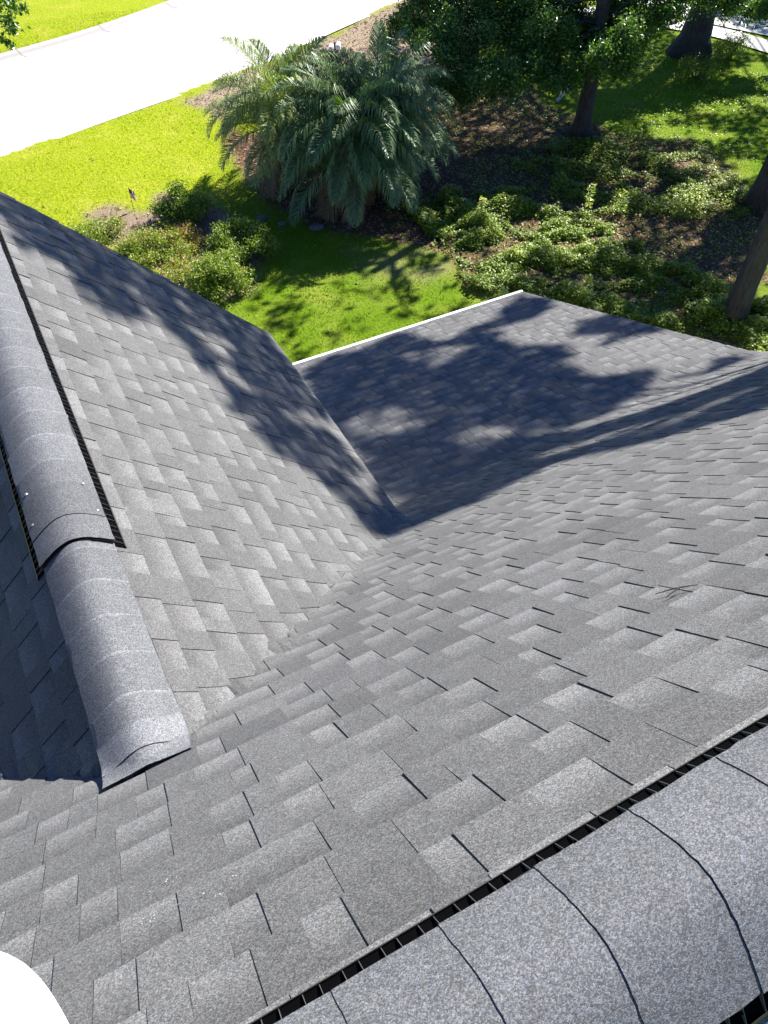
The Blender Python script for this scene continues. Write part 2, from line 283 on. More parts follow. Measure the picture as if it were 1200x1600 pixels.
_ny = -np.gradient(_zs, _ys); _nn = np.hypot(_ny, 1); _nyn = _ny / _nn; _nzn = 1 / _nn
S_EAVE = _ss[-1]
def gab_z(x): return GZ - np.sqrt((np.asarray(x) - GX) ** 2 + .05 ** 2)
KV = .05
def softp(a): return np.logaddexp(0, a / KV) * KV
def wav(a, b): return (vnoise(a, b, .7, 3) - .5) * .010 + (vnoise(a, b, .25, 4) - .5) * .004
def S_main(u, s, h):
    y = np.interp(s, _ss, _ys); z = main_z(y); ny = np.interp(s, _ss, _nyn); nz = np.interp(s, _ss, _nzn)
    inside = (y < GRAKE_Y)
    d = gab_z(u) - (z)
    z = z + np.where(inside & (np.abs(u - GX) < 1.85) & (y < 3.2), np.minimum(softp(d), np.where(u < GX, .012, .040) * np.clip((y - 1.15) / .5, 0.1, 1)), 0)
    h = h - .011 + wav(u, s)
    return np.stack([u, y + ny * h, z + nz * h], -1)
def S_back(u, s, h):
    a = S_main(u, s, h); a[..., 1] = 2 * RY - a[..., 1]; return a
_gx = np.linspace(0, GEAVE_X - GX, 400); _gz = -np.sqrt(_gx ** 2 + .05 ** 2); _gs = np.concatenate([[0], np.cumsum(np.hypot(np.diff(_gx), np.diff(_gz)))])
def S_gab(sign):
    def f(u, s, h):
        t = np.interp(s, _gs, _gx); x = GX + sign * t; z = gab_z(x)
        d = (D_MAIN - u) - z
        z = z + softp(d) * np.clip((t - .06) / .28, 0, 1) - (.018 if sign > 0 else .07) / (1 + np.exp(-(d - .03) / .02))
        h = h - .011 + wav(u, s + 3)
        return np.stack([x + sign * .7071 * h, u, z + .7071 * h], -1)
    return f

def shingles(name, S, u0, u1, s0, s1, keep, parent, seed, expo=.147, flip=False, mat=M_SH, clamp=None):
    rr = np.random.default_rng(seed); V = []; A = []; F = []; MI = []; nb = 0
    nc = int(math.ceil((s1 - s0) / expo))
    def grid(u, s, h, tone, typ, vv):
        nonlocal nb
        if clamp is not None: u = clamp(u, s)
        nu, nv = u.shape; P = S(u, s, h).reshape(-1, 3)
        idx = np.arange(nu * nv).reshape(nu, nv) + nb
        f = np.stack([idx[:-1, :-1], idx[1:, :-1], idx[1:, 1:], idx[:-1, 1:]], -1).reshape(-1, 4)
        V.append(P); A.append(np.stack([np.full(nu * nv, tone), vv.ravel(), np.full(nu * nv, typ)], -1)); nb += nu * nv
        return f
    for k in range(nc):
        sb = s1 - k * expo                     # butt of this course
        st = max(sb - expo - .02, s0 - .02)
        u = u0 - rr.random() * .3; rec = rr.random() < .5
        shn = 0
        while u < u1:
            w = rr.uniform(.055, .14) if rec else rr.uniform(.06, .17)
            if rr.random() < .08: w *= 1.7
            ua, ub = max(u, u0), min(u + w, u1)
            if ub > ua + .005 and keep((ua + ub) / 2, sb - expo * .6, ua, ub):
                n = max(2, int((ub - ua) / .09) + 1)
                base = 0.0 if rec else .0027
                jb = rr.normal(0, .0012)       # slight unevenness of the butt line
                lift = max(0, rr.normal(0, .0012)); tilt = rr.normal(0, .0007)
                uu = np.linspace(ua, ub, n)[:, None] * np.ones((1, 4))
                v = np.array([0, .35, .7, 1.0])[None, :] * np.ones((n, 1))
                ss = st + (sb + jb - st) * v
                uu = uu + (v - .5) * rr.normal(0, .0015)
                vexp = np.clip((ss - (sb - expo)) / expo, 0, 1)
                h = base + .0005 + .0055 * v + lift * v ** 3 + tilt * np.linspace(-1, 1, n)[:, None] * v
                tone = (1 + rr.normal(0, .065)) * (1.0 if rec else 1 + rr.normal(0, .06))
                if rr.random() < .08: tone *= 1.06
                # top face: subdivided grid; own vertices for sides so edges stay crisp
                f = grid(uu, ss, h, tone, 1.0 if rec else 0.0, vexp); F.append(f); MI += [0] * len(f)
                # butt
                eb = .0035 if rec else .0058
                f = grid(np.stack([uu[:, -1], uu[:, -1]], 1), np.stack([ss[:, -1], ss[:, -1] - .0005], 1),
                         np.stack([h[:, -1], h[:, -1] - eb - lift], 1), tone, 0, np.ones((n, 2))); F.append(f); MI += [1] * len(f)
                if not rec or rr.random() < .3:
                    for e, sg in ((0, 1), (-1, -1)):
                        ug = np.stack([uu[e], uu[e]], 0); sg_ = np.stack([ss[e], ss[e]], 0); hg = np.stack([h[e], h[e] - .0042], 0)
                        if sg < 0: ug, sg_, hg = ug[::-1], sg_[::-1], hg[::-1]
                        f = grid(ug, sg_, hg, tone, 0, np.ones((2, 4))); F.append(f); MI += [1] * len(f)
            u += w
            if not rec and rr.random() < .14: u += .0015     # joint between neighbouring strips, same layer
            else: rec = not rec
    V = np.concatenate(V); F = np.concatenate(F); A = np.concatenate(A)
    if flip: F = F[:, ::-1]
    me = mesh_np(name, V, F, [mat, M_ASPH], MI, {'sh': A})
    return link(name, me, parent)

house = tag(empty('house', (2.0, 2.0, GR)), 'house with dark grey shingled main slope, side gable and lower roof, seen from its ridge', 'house')
def childof(o): o.parent = house; o.matrix_parent_inverse = Matrix.Translation(-Vector(house.location)); return o
def hchild(o):
    o.parent = house; o.location = -Vector(house.location); return o

S_CR = float(np.interp(CR_Y, _ys, _ss))
def val_t(y):
    """half width of the gable where it meets the main slope at this y"""
    q = GZ - np.asarray(main_z(y)); return np.sqrt(np.maximum(q ** 2 - .05 ** 2, 0)) * (q > .05)
def clamp_main(u, s):
    y = np.interp(s, _ss, _ys); v = np.where(y < 2.95, val_t(y) - .01, 0); t = u - GX
    return np.where((v > .14) & (np.abs(t) < v), GX + np.where(t.mean() >= 0, 1, -1) * v, u)
def keep_main(um, sm, ua, ub):
    y = float(np.interp(sm, _ss, _ys)); z = float(main_z(y))
    if y < 2.95:
        v = float(val_t(y)); ta, tb = ua - GX, ub - GX
        if v > .10 and abs(ta) < v and abs(tb) < v: return False
        if v > .14 and ta * tb < 0: return False
    return True
o = hchild(shingles('main_roof', S_main, -3.6, RAKE_X, .0, S_CR - .0, keep_main, None, 11, clamp=clamp_main))
def keep_low(um, sm, ua, ub): return True
o = hchild(shingles('lower_roof', S_main, -3.6, RAKE_X, S_CR, S_EAVE, keep_low, None, 12))
def keep_gab(sign):
    def k(um, sm, ua, ub):
        x = GX + sign * float(np.interp(sm, _gs, _gx))
        return (D_MAIN - ub) - float(gab_z(x)) < .10
    return k
o = hchild(shingles('gable_roof', S_gab(1), .9, GRAKE_Y, 0, _gs[-1], keep_gab(1), None, 13, flip=True))
o['label'] = 'sunlit right slope of the side gable'
o = hchild(shingles('gable_roof', S_gab(-1), .9, GRAKE_Y, 0, _gs[-1], keep_gab(-1), None, 14))
o['label'] = 'shaded left slope of the side gable'
o = hchild(shingles('back_roof', S_back, -3.6, RAKE_X, 0, 4.2, lambda *a: True, None, 15, flip=True))

# ---------------------------------------------------------------- boards, drip edges and walls below the roofs
def strip(name, pts_fn, mat, rng_, th, dep, n=2): pass
mb = MB(); n_e = EAVE_Y + .012; z_e = float(main_z(EAVE_Y))
mb.box((RAKE_X / 2 - 1.8, n_e + .004, z_e - .030), (RAKE_X + 3.6, .012, .075)); mb.box((RAKE_X / 2 - 1.8, n_e - .012, z_e + .0022), (RAKE_X + 3.6, .030, .005))
hchild(mb.build('drip_edge', M_DRIP))
mb = MB(); mb.box((RAKE_X / 2 - 1.8, n_e - .03, z_e - .15), (RAKE_X + 3.56, .04, .16))
hchild(mb.build('fascia', M_WALL))
def ribbon(mb, P, down, out):
    P = [Vector(p) for p in P]; out = Vector(out); vs = []
    for p in P: vs += [p, p + out, p + out - Vector((0, 0, down)), p - Vector((0, 0, down))]
    fs = []
    for i in range(len(P) - 1):
        a, b = 4 * i, 4 * i + 4
        for k in range(4): fs.append((a + k, a + (k + 1) % 4, b + (k + 1) % 4, b + k))
    fs += [(3, 2, 1, 0), (4 * (len(P) - 1), 4 * (len(P) - 1) + 1, 4 * (len(P) - 1) + 2, 4 * (len(P) - 1) + 3)]
    mb.add(vs, fs)
mb = MB(); ys = np.linspace(RY, EAVE_Y, 40)
ribbon(mb, [(RAKE_X - .035, y, float(main_z(y)) - .022) for y in ys], .16, (.03, 0, 0))
ribbon(mb, [(RAKE_X - .035, 2 * RY - y, float(main_z(y)) - .022) for y in np.linspace(RY, 3.1, 12)], .16, (.03, 0, 0))
hchild(mb.build('rake_board', M_WALL))
mb = MB(); xs = np.linspace(-GEAVE_X + 2 * GX + .02, GEAVE_X - .02, 21)
ribbon(mb, [(x, GRAKE_Y - .04, float(gab_z(x)) - .03) for x in xs], .16, (0, .03, 0))
hchild(mb.build('rake_board', M_WALL))
mb = MB(); ze = float(gab_z(GEAVE_X))
for sx in (GEAVE_X - .03, 2 * GX - GEAVE_X + .03):
    mb = MB(); mb.box((sx, 4.02, ze - .085), (.03, 2.40, .13)); hchild(mb.build('fascia', M_WALL))
def prism(mb, prof, x0, x1, axis):
    n = len(prof); vs = []
    for t in (x0, x1):
        for a, b in prof: vs.append((t, a, b) if axis == 0 else (a, t, b))
    fs = [tuple(range(n)), tuple(range(2 * n - 1, n - 1, -1))] + [(i, n + i, n + (i + 1) % n, (i + 1) % n) for i in range(n)]
    mb.add(vs, fs)
mb = MB()
prism(mb, [(-3.0, GR), (-3.0, float(main_z(2 * RY + 3.0)) - .12), (RY, RZ - .20), (3.7, CR_Z - .16), (7.05, float(main_z(7.05)) - .12), (7.05, GR)], -3.3, 5.95, 0)
hchild(mb.build('wall', M_WALL))
mb = MB(); prism(mb, [(2 * GX - 1.35, -6.2), (2 * GX - 1.35, float(gab_z(1.35)) - .12), (GX, GZ - .2), (1.35, float(gab_z(1.35)) - .12), (1.35, -6.2)], 2.4, 4.95, 1)
hchild(mb.build('wall', M_WALL))

# ---------------------------------------------------------------- ridge vents and caps
def vprof(t): return -np.sqrt(np.asarray(t, float) ** 2 + .09 ** 2) + .05
def capfn(t): return -np.sqrt(np.asarray(t, float) ** 2 + .065 ** 2) + .012
class Axis:
    def __init__(s, kind, c, z): s.k = kind; s.c = c; s.z = z
    def __call__(s, a, t, dz):   # a along ridge, t across, dz from ridge line
        return (a, s.c - t, s.z + dz) if s.k == 'X' else (s.c + t, a, s.z + dz)
AX_MAIN = Axis('X', RY, RZ); AX_GAB = Axis('Y', GX, GZ)
def cap_piece(ax, prof, hw, a0, a1, hi_end, rr, th=.0042, tone=1.0, rag=.0012, lift=.004):
    """one cap shingle from a0 (buried end) to a1 (exposed butt); rises towards its butt"""
    nt_, na = 25, 5; V = []; A = []
    dl = rr.normal(0, rag, nt_ * 4)
    for L_ in (0, 1):
        for i in range(na):
            v = (0, .4, .8, .955, 1.0)[i]
            e0 = -hw + rr.normal(0, rag); e1 = hw + rr.normal(0, rag)
            for j in range(nt_):
                t = e0 + (e1 - e0) * j / (nt_ - 1)
                a = a0 + (a1 - a0) * v
                if i == na - 1: a += rr.normal(0, .0006) + .004 * math.cos(t / hw * 2.2)
                dz = float(prof(t)) + .0012 + lift * v + (th if L_ == 0 else 0) + .0012 * math.sin(9 * t + a * 7)
                V.append(ax(a, t, dz)); A.append((tone * (1.0 if v < .98 or hi_end < 0 else 1.6), v, 0))  # pale rim at the butt paints in a sunlit edge
    F = []; MI = []
    n1 = nt_ * na
    for i in range(na - 1):
        for j in range(nt_ - 1):
            q = i * nt_ + j
            F.append((q, q + 1, q + nt_ + 1, q + nt_)); MI.append(0)
            F.append((n1 + q, n1 + q + nt_, n1 + q + nt_ + 1, n1 + q + 1)); MI.append(1)
    for j in range(nt_ - 1):
        q = (na - 1) * nt_ + j; F.append((q, q + 1, n1 + q + 1, n1 + q)); MI.append(1)
        F.append((j + 1, j, n1 + j, n1 + j + 1)); MI.append(1)
    for i in range(na - 1):
        for j in (0, nt_ - 1):
            q = i * nt_ + j; F.append((q, q + nt_, n1 + q + nt_, n1 + q)); MI.append(1)
    V = np.array(V); F = np.array(F)
    me = mesh_np('cap_shingle', V, F, [M_CAP, M_ASPH], MI, {'sh': np.array(A)})
    # orientation
    bm_n = np.cross(V[F[0][1]] - V[F[0][0]], V[F[0][3]] - V[F[0][0]])
    if bm_n[2] < 0: me.flip_normals()
    sm = np.array(MI) == 0; me.polygons.foreach_set('use_smooth', sm); me.set_sharp_from_angle(angle=R(38)); return me

def ridge_vent(ax, a0, a1, hw, label, fin_rr):
    """black plastic vent: arched deck, louvred sides with fins, outer lip"""
    mb = MB(); NT = 24
    ts = [(-hw + .006) + (2 * hw - .012) * i / NT for i in range(NT + 1)]
    top = [ax(a, t, float(vprof(t)) - .0015) for a in (a0, a1) for t in ts]
    bot = [ax(a, t, float(vprof(t)) - .019) for a in (a0, a1) for t in ts]
    n = NT + 1
    mb.add(top + bot, [(i, i + 1, n + i + 1, n + i) for i in range(NT)] + [(2 * n + i, 3 * n + i, 3 * n + i + 1, 2 * n + i + 1) for i in range(NT)]
           + [(i, 2 * n + i, 2 * n + i + 1, i + 1) for i in range(NT)] + [(n + i, n + i + 1, 3 * n + i + 1, 3 * n + i) for i in range(NT)])
    e = float(vprof(hw))
    for sg in (-1, 1):
        t0, t1 = sg * (hw - .009), sg * (hw + .0245)
        zf = -math.hypot(hw + .0245, .05) + .003
        zi = -math.hypot(hw - .009, .05) - .002
        # louvre floor and inner wall, recess shade painted near black
        P = [ax(a, t0, e - .004) for a in (a0, a1)] + [ax(a, t0 + sg * .002, zi) for a in (a0, a1)] + [ax(a, t1, zf) for a in (a0, a1)]
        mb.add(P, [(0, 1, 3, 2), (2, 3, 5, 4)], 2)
        # fins
        L = a0 + .012; k = 0
        while L < a1 - .004:
            w = .0009
            Q = []
            for aa in (L, L + w):
                Q += [ax(aa, t0, zi), ax(aa, t0, e - .005), ax(aa, t1 - sg * .002, zf + .0075), ax(aa, t1 - sg * .002, zf)]
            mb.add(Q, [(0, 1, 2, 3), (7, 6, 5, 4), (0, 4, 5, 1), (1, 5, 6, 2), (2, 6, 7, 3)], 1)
            if k % 2: mb.box(ax(L + .0, (t0 + t1) / 2, (zi + zf) / 2 + .008), (.004, .004, .003), None, 2)
            L += (.036 if k % 2 else .026) ; k += 1
    vent = hchild(mb.build('ridge_vent', [M_VENT, M_FIN, M_VENT2])); vent['label'] = label
    for sg in (-1, 1):
        l = MB(); t1 = sg * (hw + .0245); zf = -math.hypot(hw + .0245, .05) - .003
        prof = [(t1 - sg * .001, zf + .010), (t1, zf + .012), (t1 + sg * .002, zf + .0085), (t1 + sg * .004, zf - .002), (t1 - sg * .001, zf - .002)]
        vs = [ax(a, t, z) for a in (a0, a1) for t, z in prof]; q = 5
        l.add(vs, [(i, (i + 1) % q, q + (i + 1) % q, q + i) for i in range(q)] + [(4, 3, 2, 1, 0), (5, 6, 7, 8, 9)])
        ob = l.build('vent_lip', M_LIP, vent)
    return vent
r2 = np.random.default_rng(5)
HW = .137
vent_m = ridge_vent(AX_MAIN, -1.2, 3.0, HW, 'near ridge vent on the main ridge', r2)
# butts on the main vent face -x
for i, a in enumerate([-.86, -.68, -.50, -.32, -.145, .029, .197, .361, .541, .720, .90, 1.07, 1.25, 1.43, 1.61, 1.79, 1.97, 2.15]):
    me = cap_piece(AX_MAIN, vprof, HW, a + .235, a, -1, r2, th=.0034, tone=.98 + r2.normal(0, .04), rag=.0016, lift=.0034)
    link('cap_shingle', me, vent_m)
HWG = .133
vent_g = ridge_vent(AX_GAB, 2.0, GRAKE_Y, HWG, 'gable ridge vent with nail heads near its open end', r2)
me = cap_piece(AX_GAB, vprof, HWG, 2.14, 2.0, -1, r2, tone=.98, rag=.0012, lift=.0015); link('cap_shingle', me, vent_g)
a = 2.125; k = 0
while a < GRAKE_Y - .02:
    b = min(a + .16, GRAKE_Y)
    if k == 0: me = cap_piece(AX_GAB, vprof, HWG, a + .20, a, -1, r2, tone=.86, rag=.0012, lift=.0035)
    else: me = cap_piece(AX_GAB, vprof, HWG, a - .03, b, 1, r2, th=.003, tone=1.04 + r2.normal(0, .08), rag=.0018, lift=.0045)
    link('cap_shingle', me, vent_g); a = b; k += 1
for (t, yy) in ((-.112, 2.19), (.098, 2.30), (.113, 2.15), (-.103, 2.35)):
    bpy_v = MB(); c = Vector(AX_GAB(yy, t, float(vprof(t)) + .009))
    pts = []
    for i in range(5):
        ph = i / 4 * math.pi / 2
        for j in range(12): pts.append(c + Vector((math.cos(j * math.pi / 6) * .0062 * math.cos(ph), math.sin(j * math.pi / 6) * .0062 * math.cos(ph), .0045 * math.sin(ph) - .002)))
    bpy_v.add(pts, [(i * 12 + j, i * 12 + (j + 1) % 12, (i + 1) * 12 + (j + 1) % 12, (i + 1) * 12 + j) for i in range(4) for j in range(12)])
    bpy_v.build('nail_head', M_NAIL, vent_g, smooth=True)
# plain caps between the vent and the main slope
caps = MB(); a = 1.16; k = 0
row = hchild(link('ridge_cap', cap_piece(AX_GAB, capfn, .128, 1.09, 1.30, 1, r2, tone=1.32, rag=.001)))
class Drape(Axis):
    """the last cap folds down on to the main slope"""
    def __call__(s, a, t, dz):
        x, y, z = Axis.__call__(s, a, t, dz); zm = float(main_z(y)) + .010; e = dz - float(capfn(t))
        return (x, y, float(np.logaddexp((z - e) / .012, zm / .012) * .012) + e)
AX_DR = Drape('Y', GX, GZ)
link('cap_shingle', cap_piece(AX_DR, capfn, .131, 1.25, 1.085, -1, r2, th=.002, tone=1.2, rag=.001, lift=0), row)
link('cap_shingle', cap_piece(AX_DR, capfn, .130, 1.36, 1.145, -1, r2, tone=1.5, rag=.001, lift=.005), row)
while a < 1.98:
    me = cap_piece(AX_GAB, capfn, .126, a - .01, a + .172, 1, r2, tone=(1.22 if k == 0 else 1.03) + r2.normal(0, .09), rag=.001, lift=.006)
    link('cap_shingle', me, row); a += .158; k += 1

# ================================================================== GROUND
CURVE = NEAR_CURB
def ext(poly, left, right): return [left] + poly + [right]
near = [(-60, -3.5), (-8, 17.6)] + NEAR_CURB + [(17.5, 28.4), (26, 31.5), (60, 44)]
far = [(-60, 5.0), (-8, 25.4)] + FAR_CURB + [(11.5, 33.2), (16, 35.0), (26, 38.6), (60, 52)]
street = near + far[::-1]
gx = np.concatenate([np.linspace(-150, -6, 14)[:-1], np.arange(-6, 34, .13), np.linspace(34, 200, 14)])
gy = np.concatenate([np.linspace(-100, 4, 12)[:-1], np.arange(4, 42, .13), np.linspace(42, 300, 14)])
GXX, GYY = np.meshgrid(gx, gy, indexing='ij')
jx = GXX + (vnoise(GXX, GYY, .5, 21) - .5) * .5; jy = GYY + (vnoise(GXX, GYY, .5, 22) - .5) * .5
def blur(m, n=2):
    m = m.astype(float)
    for _ in range(n):
        m = (m + np.roll(m, 1, 0) + np.roll(m, -1, 0) + np.roll(m, 1, 1) + np.roll(m, -1, 1)) / 5
    return m
m_sand = blur(inpoly(jx, jy, SAND)); m_bed = blur(inpoly(GXX + (jx - GXX) * .25, GYY + (jy - GYY) * .25, PALM_BED)); m_az = blur(inpoly(jx, jy, AZALEA_BED))
m_pine = blur(inpoly(jx, jy, PINE) & ~inpoly(jx, jy, BACKGRASS)); m_cov = blur(inany(jx, jy, [COVER_A, COVER_B, COVER_C]))
m_dirt = blur(inpoly(jx, jy, DIRT))
zz = (vnoise(GXX, GYY, 2.5, 30) - .5) * .10
idx = np.arange(GXX.size).reshape(GXX.shape)
F = np.stack([idx[:-1, :-1], idx[1:, :-1], idx[1:, 1:], idx[:-1, 1:]], -1).reshape(-1, 4)
sandm = np.clip(m_sand * (1 - m_bed), 0, 1); mulch = np.clip(m_bed + m_pine * .9 + m_cov * .8, 0, 1)
A1 = np.stack([sandm, np.clip(np.maximum(mulch, 0), 0, 1), np.clip(m_az + m_dirt * .28 * vnoise(GXX, GYY, .4, 96) * 2, 0, 1)], -1).reshape(-1, 3)
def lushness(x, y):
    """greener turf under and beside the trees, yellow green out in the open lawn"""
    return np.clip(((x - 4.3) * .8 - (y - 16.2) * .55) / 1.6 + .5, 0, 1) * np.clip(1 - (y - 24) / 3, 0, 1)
def is_grass(x, y):
    q = (vnoise(x, y, .5, 21) - .5) * .5; w = (vnoise(x, y, .5, 22) - .5) * .5; X = x + q; Y = y + w
    no = inany(X, Y, [SAND, AZALEA_BED, COVER_A, COVER_B, COVER_C]) | inpoly(x + q * .25, y + w * .25, PALM_BED) | (inpoly(X, Y, PINE) & ~inpoly(X, Y, BACKGRASS))
    return ~no & ~inpoly(x, y, street)
m, nt, N, L, b = newmat('ground_soil_and_turf')
a1 = attr(nt, 'zone')
n1 = noise(nt, 1.3, 5, .6); n2 = noise(nt, 14, 4, .65); n3 = noise(nt, 60, 3, .7); v1, vd, v2 = voro(nt, 22)
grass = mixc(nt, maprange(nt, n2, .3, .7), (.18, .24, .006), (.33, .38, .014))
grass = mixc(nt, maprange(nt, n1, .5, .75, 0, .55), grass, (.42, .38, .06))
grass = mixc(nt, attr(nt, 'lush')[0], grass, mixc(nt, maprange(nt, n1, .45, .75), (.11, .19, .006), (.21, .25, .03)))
sand = mixc(nt, maprange(nt, n3, .3, .7), (.22, .155, .10), (.42, .34, .24))
sand = mixc(nt, maprange(nt, n2, .52, .62, 0, .8), sand, (.10, .065, .04))
mul = mixc(nt, maprange(nt, n3, .3, .7), (.055, .028, .018), (.17, .095, .06))
mul = mixc(nt, maprange(nt, mathn(nt, 'GREATER_THAN', v1, .86), 0, 1, 0, .8), mul, (.30, .22, .16))
azs = mixc(nt, maprange(nt, n3, .35, .65), (.13, .08, .05), (.34, .27, .20))
col = mixc(nt, a1[0], grass, sand); col = mixc(nt, a1[2], col, azs); col = mixc(nt, a1[1], col, mul)
L.new(col, b.inputs['Base Color']); b.inputs['Roughness'].default_value = .95; b.inputs['Specular IOR Level'].default_value = .1
bump(nt, mathn(nt, 'ADD', n2, mathn(nt, 'MULTIPLY', n3, .5)), .8, .05, b)
inst = inpoly(GXX, GYY, [(x, y + .22) for x, y in near] + [(x, y + .35) for x, y in far][::-1])
zz = np.where(inst, -.06, zz + .0)
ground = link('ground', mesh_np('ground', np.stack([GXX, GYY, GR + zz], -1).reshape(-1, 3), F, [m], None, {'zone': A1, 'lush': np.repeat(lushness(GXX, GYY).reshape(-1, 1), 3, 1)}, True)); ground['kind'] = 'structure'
def zground(x, y):
    return GR + (vnoise(x, y, 2.5, 30) - .5) * .10

# street, gutters
def concrete(name, c1, c2, sc=3, crack=True):
    m, nt, N, L, b = newmat(name)
    n1 = noise(nt, sc, 6, .65); n2 = noise(nt, 90, 2)
    L.new(mixc(nt, mathn(nt, 'ADD', mathn(nt, 'MULTIPLY', n1, .7), mathn(nt, 'MULTIPLY', n2, .3)), c1, c2), b.inputs['Base Color'])
    b.inputs['Roughness'].default_value = .85; bump(nt, n2, .5, .004, b); return m
M_ST = concrete('street_concrete', (.36, .35, .33), (.62, .60, .57), .8); M_KB = concrete('curb_concrete', (.27, .25, .23), (.42, .39, .37), 5)
def band(name, P, Q, z, mat, curb=0):
    n = len(P); vs = [(p[0], p[1], z) for p in P] + [(p[0], p[1], z) for p in Q]
    me = bpy.data.meshes.new(name); me.from_pydata(vs, [], [(i, i + 1, n + i + 1, n + i) for i in range(n - 1)]); me.materials.append(mat); me.update()
    if len(me.polygons) and me.polygons[0].normal.z < 0: me.flip_normals()
    o = link(name, me); o['kind'] = 'structure'; return o
def resample(P, n):
    P = np.array(P, float); s = np.concatenate([[0], np.cumsum(np.hypot(*np.diff(P, axis=0).T))]); t = np.linspace(0, s[-1], n)
    return np.stack([np.interp(t, s, P[:, 0]), np.interp(t, s, P[:, 1])], -1)
def offset(P, d):
    P = np.array(P); T = np.gradient(P, axis=0); T /= np.linalg.norm(T, axis=1)[:, None]; return P + np.stack([-T[:, 1], T[:, 0]], -1) * d
def smooth(P, k=3):
    P = P.copy()
    for _ in range(k): P[1:-1] = (P[:-2] + 2 * P[1:-1] + P[2:]) / 4
    return P
Pn = smooth(resample(near, 300), 12); Pf = smooth(resample(far, 300), 12)
band('street', Pn, offset(Pf, -.62), GR - .004, M_ST)
def curb(name, P, sgn, label=None):
    """rolled concrete curb: gutter pan, then a face that rises 0.1 m"""
    prof = [(0, -.002), (.30, -.028), (.36, -.02), (.44, .035), (.62, .075), (.64, .03)]
    vs = []; n = len(P)
    for d, h in prof:
        Q = offset(P, sgn * d); vs += [(q[0], q[1], GR + h) for q in Q]
    me = bpy.data.meshes.new(name); me.from_pydata(vs, [], [(k * n + i, k * n + i + 1, (k + 1) * n + i + 1, (k + 1) * n + i) for k in range(len(prof) - 1) for i in range(n - 1)])
    me.materials.append(M_KB); me.update()
    if me.polygons[0].normal.z < 0: me.flip_normals()
    o = link(name, me); o['kind'] = 'structure'; return o
curb('curb', offset(Pf, -.62), 1)
# dark expansion joints and gutter line across the far curb
jn = MB()
Pfo = offset(Pf, -.62); s_ = np.concatenate([[0], np.cumsum(np.hypot(*np.diff(Pfo, axis=0).T))])
T_ = np.gradient(Pfo, axis=0); T_ /= np.linalg.norm(T_, axis=1)[:, None]
tgt = np.argmin(np.hypot(Pfo[:, 0] - 2.4, Pfo[:, 1] - 28.6))
for k in range(-3, 4):
    s0 = s_[tgt] + k * 3.05; i = int(np.argmin(abs(s_ - s0))); p = Pfo[i]; t = T_[i]; nrm = np.array([-t[1], t[0]])
    for (d0, h0), (d1, h1) in zip([(0, .001), (.30, -.025), (.36, -.017), (.44, .038)], [(.30, -.025), (.36, -.017), (.44, .038), (.63, .078)]):
        a, b_ = p + nrm * d0, p + nrm * d1; w = t * .007
        jn.add([(a[0] - w[0], a[1] - w[1], GR + h0), (a[0] + w[0], a[1] + w[1], GR + h0), (b_[0] + w[0], b_[1] + w[1], GR + h1), (b_[0] - w[0], b_[1] - w[1], GR + h1)], [(0, 1, 2, 3)])
o = jn.build('curb_joints', M_ASPH); o['kind'] = 'structure'
# the two pale paths at the back right
PA = smooth(resample([(22.0, 26.5)] + [PATH1[0], PATH1[1], PATH1[2]] + [(27.0, 15.0)], 30), 4); PB = smooth(resample([(19.5, 25.2)] + PATH2 + [(24.6, 13.5)], 30), 4)
band('path', offset(PA, .75), offset(PA, -.75), GR + .062, M_ST); band('path', offset(PB, .50), offset(PB, -.50), GR + .062, M_ST)
def on_path(x, y):
    r = np.zeros(x.shape, bool)
    for P, w in ((PA, .8), (PB, .55)):
        for p in P[::1]: r |= (x - p[0]) ** 2 + (y - p[1]) ** 2 < w * w
    return r

# ================================================================== FOLIAGE BUILDERS
def leaf_mesh(name, P, Nn, size, mat, rnd=None, aspect=.55, rr=rng, fold=True):
    """one small folded leaf (two quads sharing a midrib are too heavy: a kite of four points) at every point"""
    n = len(P); Nn = Nn / (np.linalg.norm(Nn, axis=1)[:, None] + 1e-9)
    a = rr.normal(size=(n, 3)); T = np.cross(Nn, a); T /= np.linalg.norm(T, axis=1)[:, None] + 1e-9; B = np.cross(Nn, T)
    s = (size * rr.uniform(.65, 1.3, n))[:, None]
    V = np.stack([P - T * s * .5, P + B * s * aspect * .5 + T * s * .05 + Nn * s * .08, P + T * s * .5, P - B * s * aspect * .5 + T * s * .05 + Nn * s * .08], 1)
    V = V.reshape(-1, 3); F = np.arange(4 * n).reshape(n, 4)
    if rnd is None: rnd = rr.random(n)
    rv = np.repeat(rnd, 4); at = np.stack([rv, rv, rv], -1)
    return mesh_np(name, V, F, [mat], None, {'lf': at})
def ball(n, rr=rng):
    d = rr.normal(size=(n, 3)); d /= np.linalg.norm(d, axis=1)[:, None]; return d

# ---- light and shade the canopies must give: where crowns are, seen from the ground along the sun
def on_ground(P):
    t = (P[:, 2] - GR) / SUN[2]; return P[:, 0] - SUN[0] * t, P[:, 1] - SUN[1] * t
LITZONE = [near, AZALEA_BED]
def lawn_lit(x, y):
    """open lawn and street stay clear of crowns"""
    return inpoly(x, y, [(-30, 5), (2.5, 12.5), (4.9, 13.4), (5.3, 15.2), (5.2, 18.5), (9.5, 22.3), (13.5, 24.7), (40, 36), (40, 60), (-30, 60)])

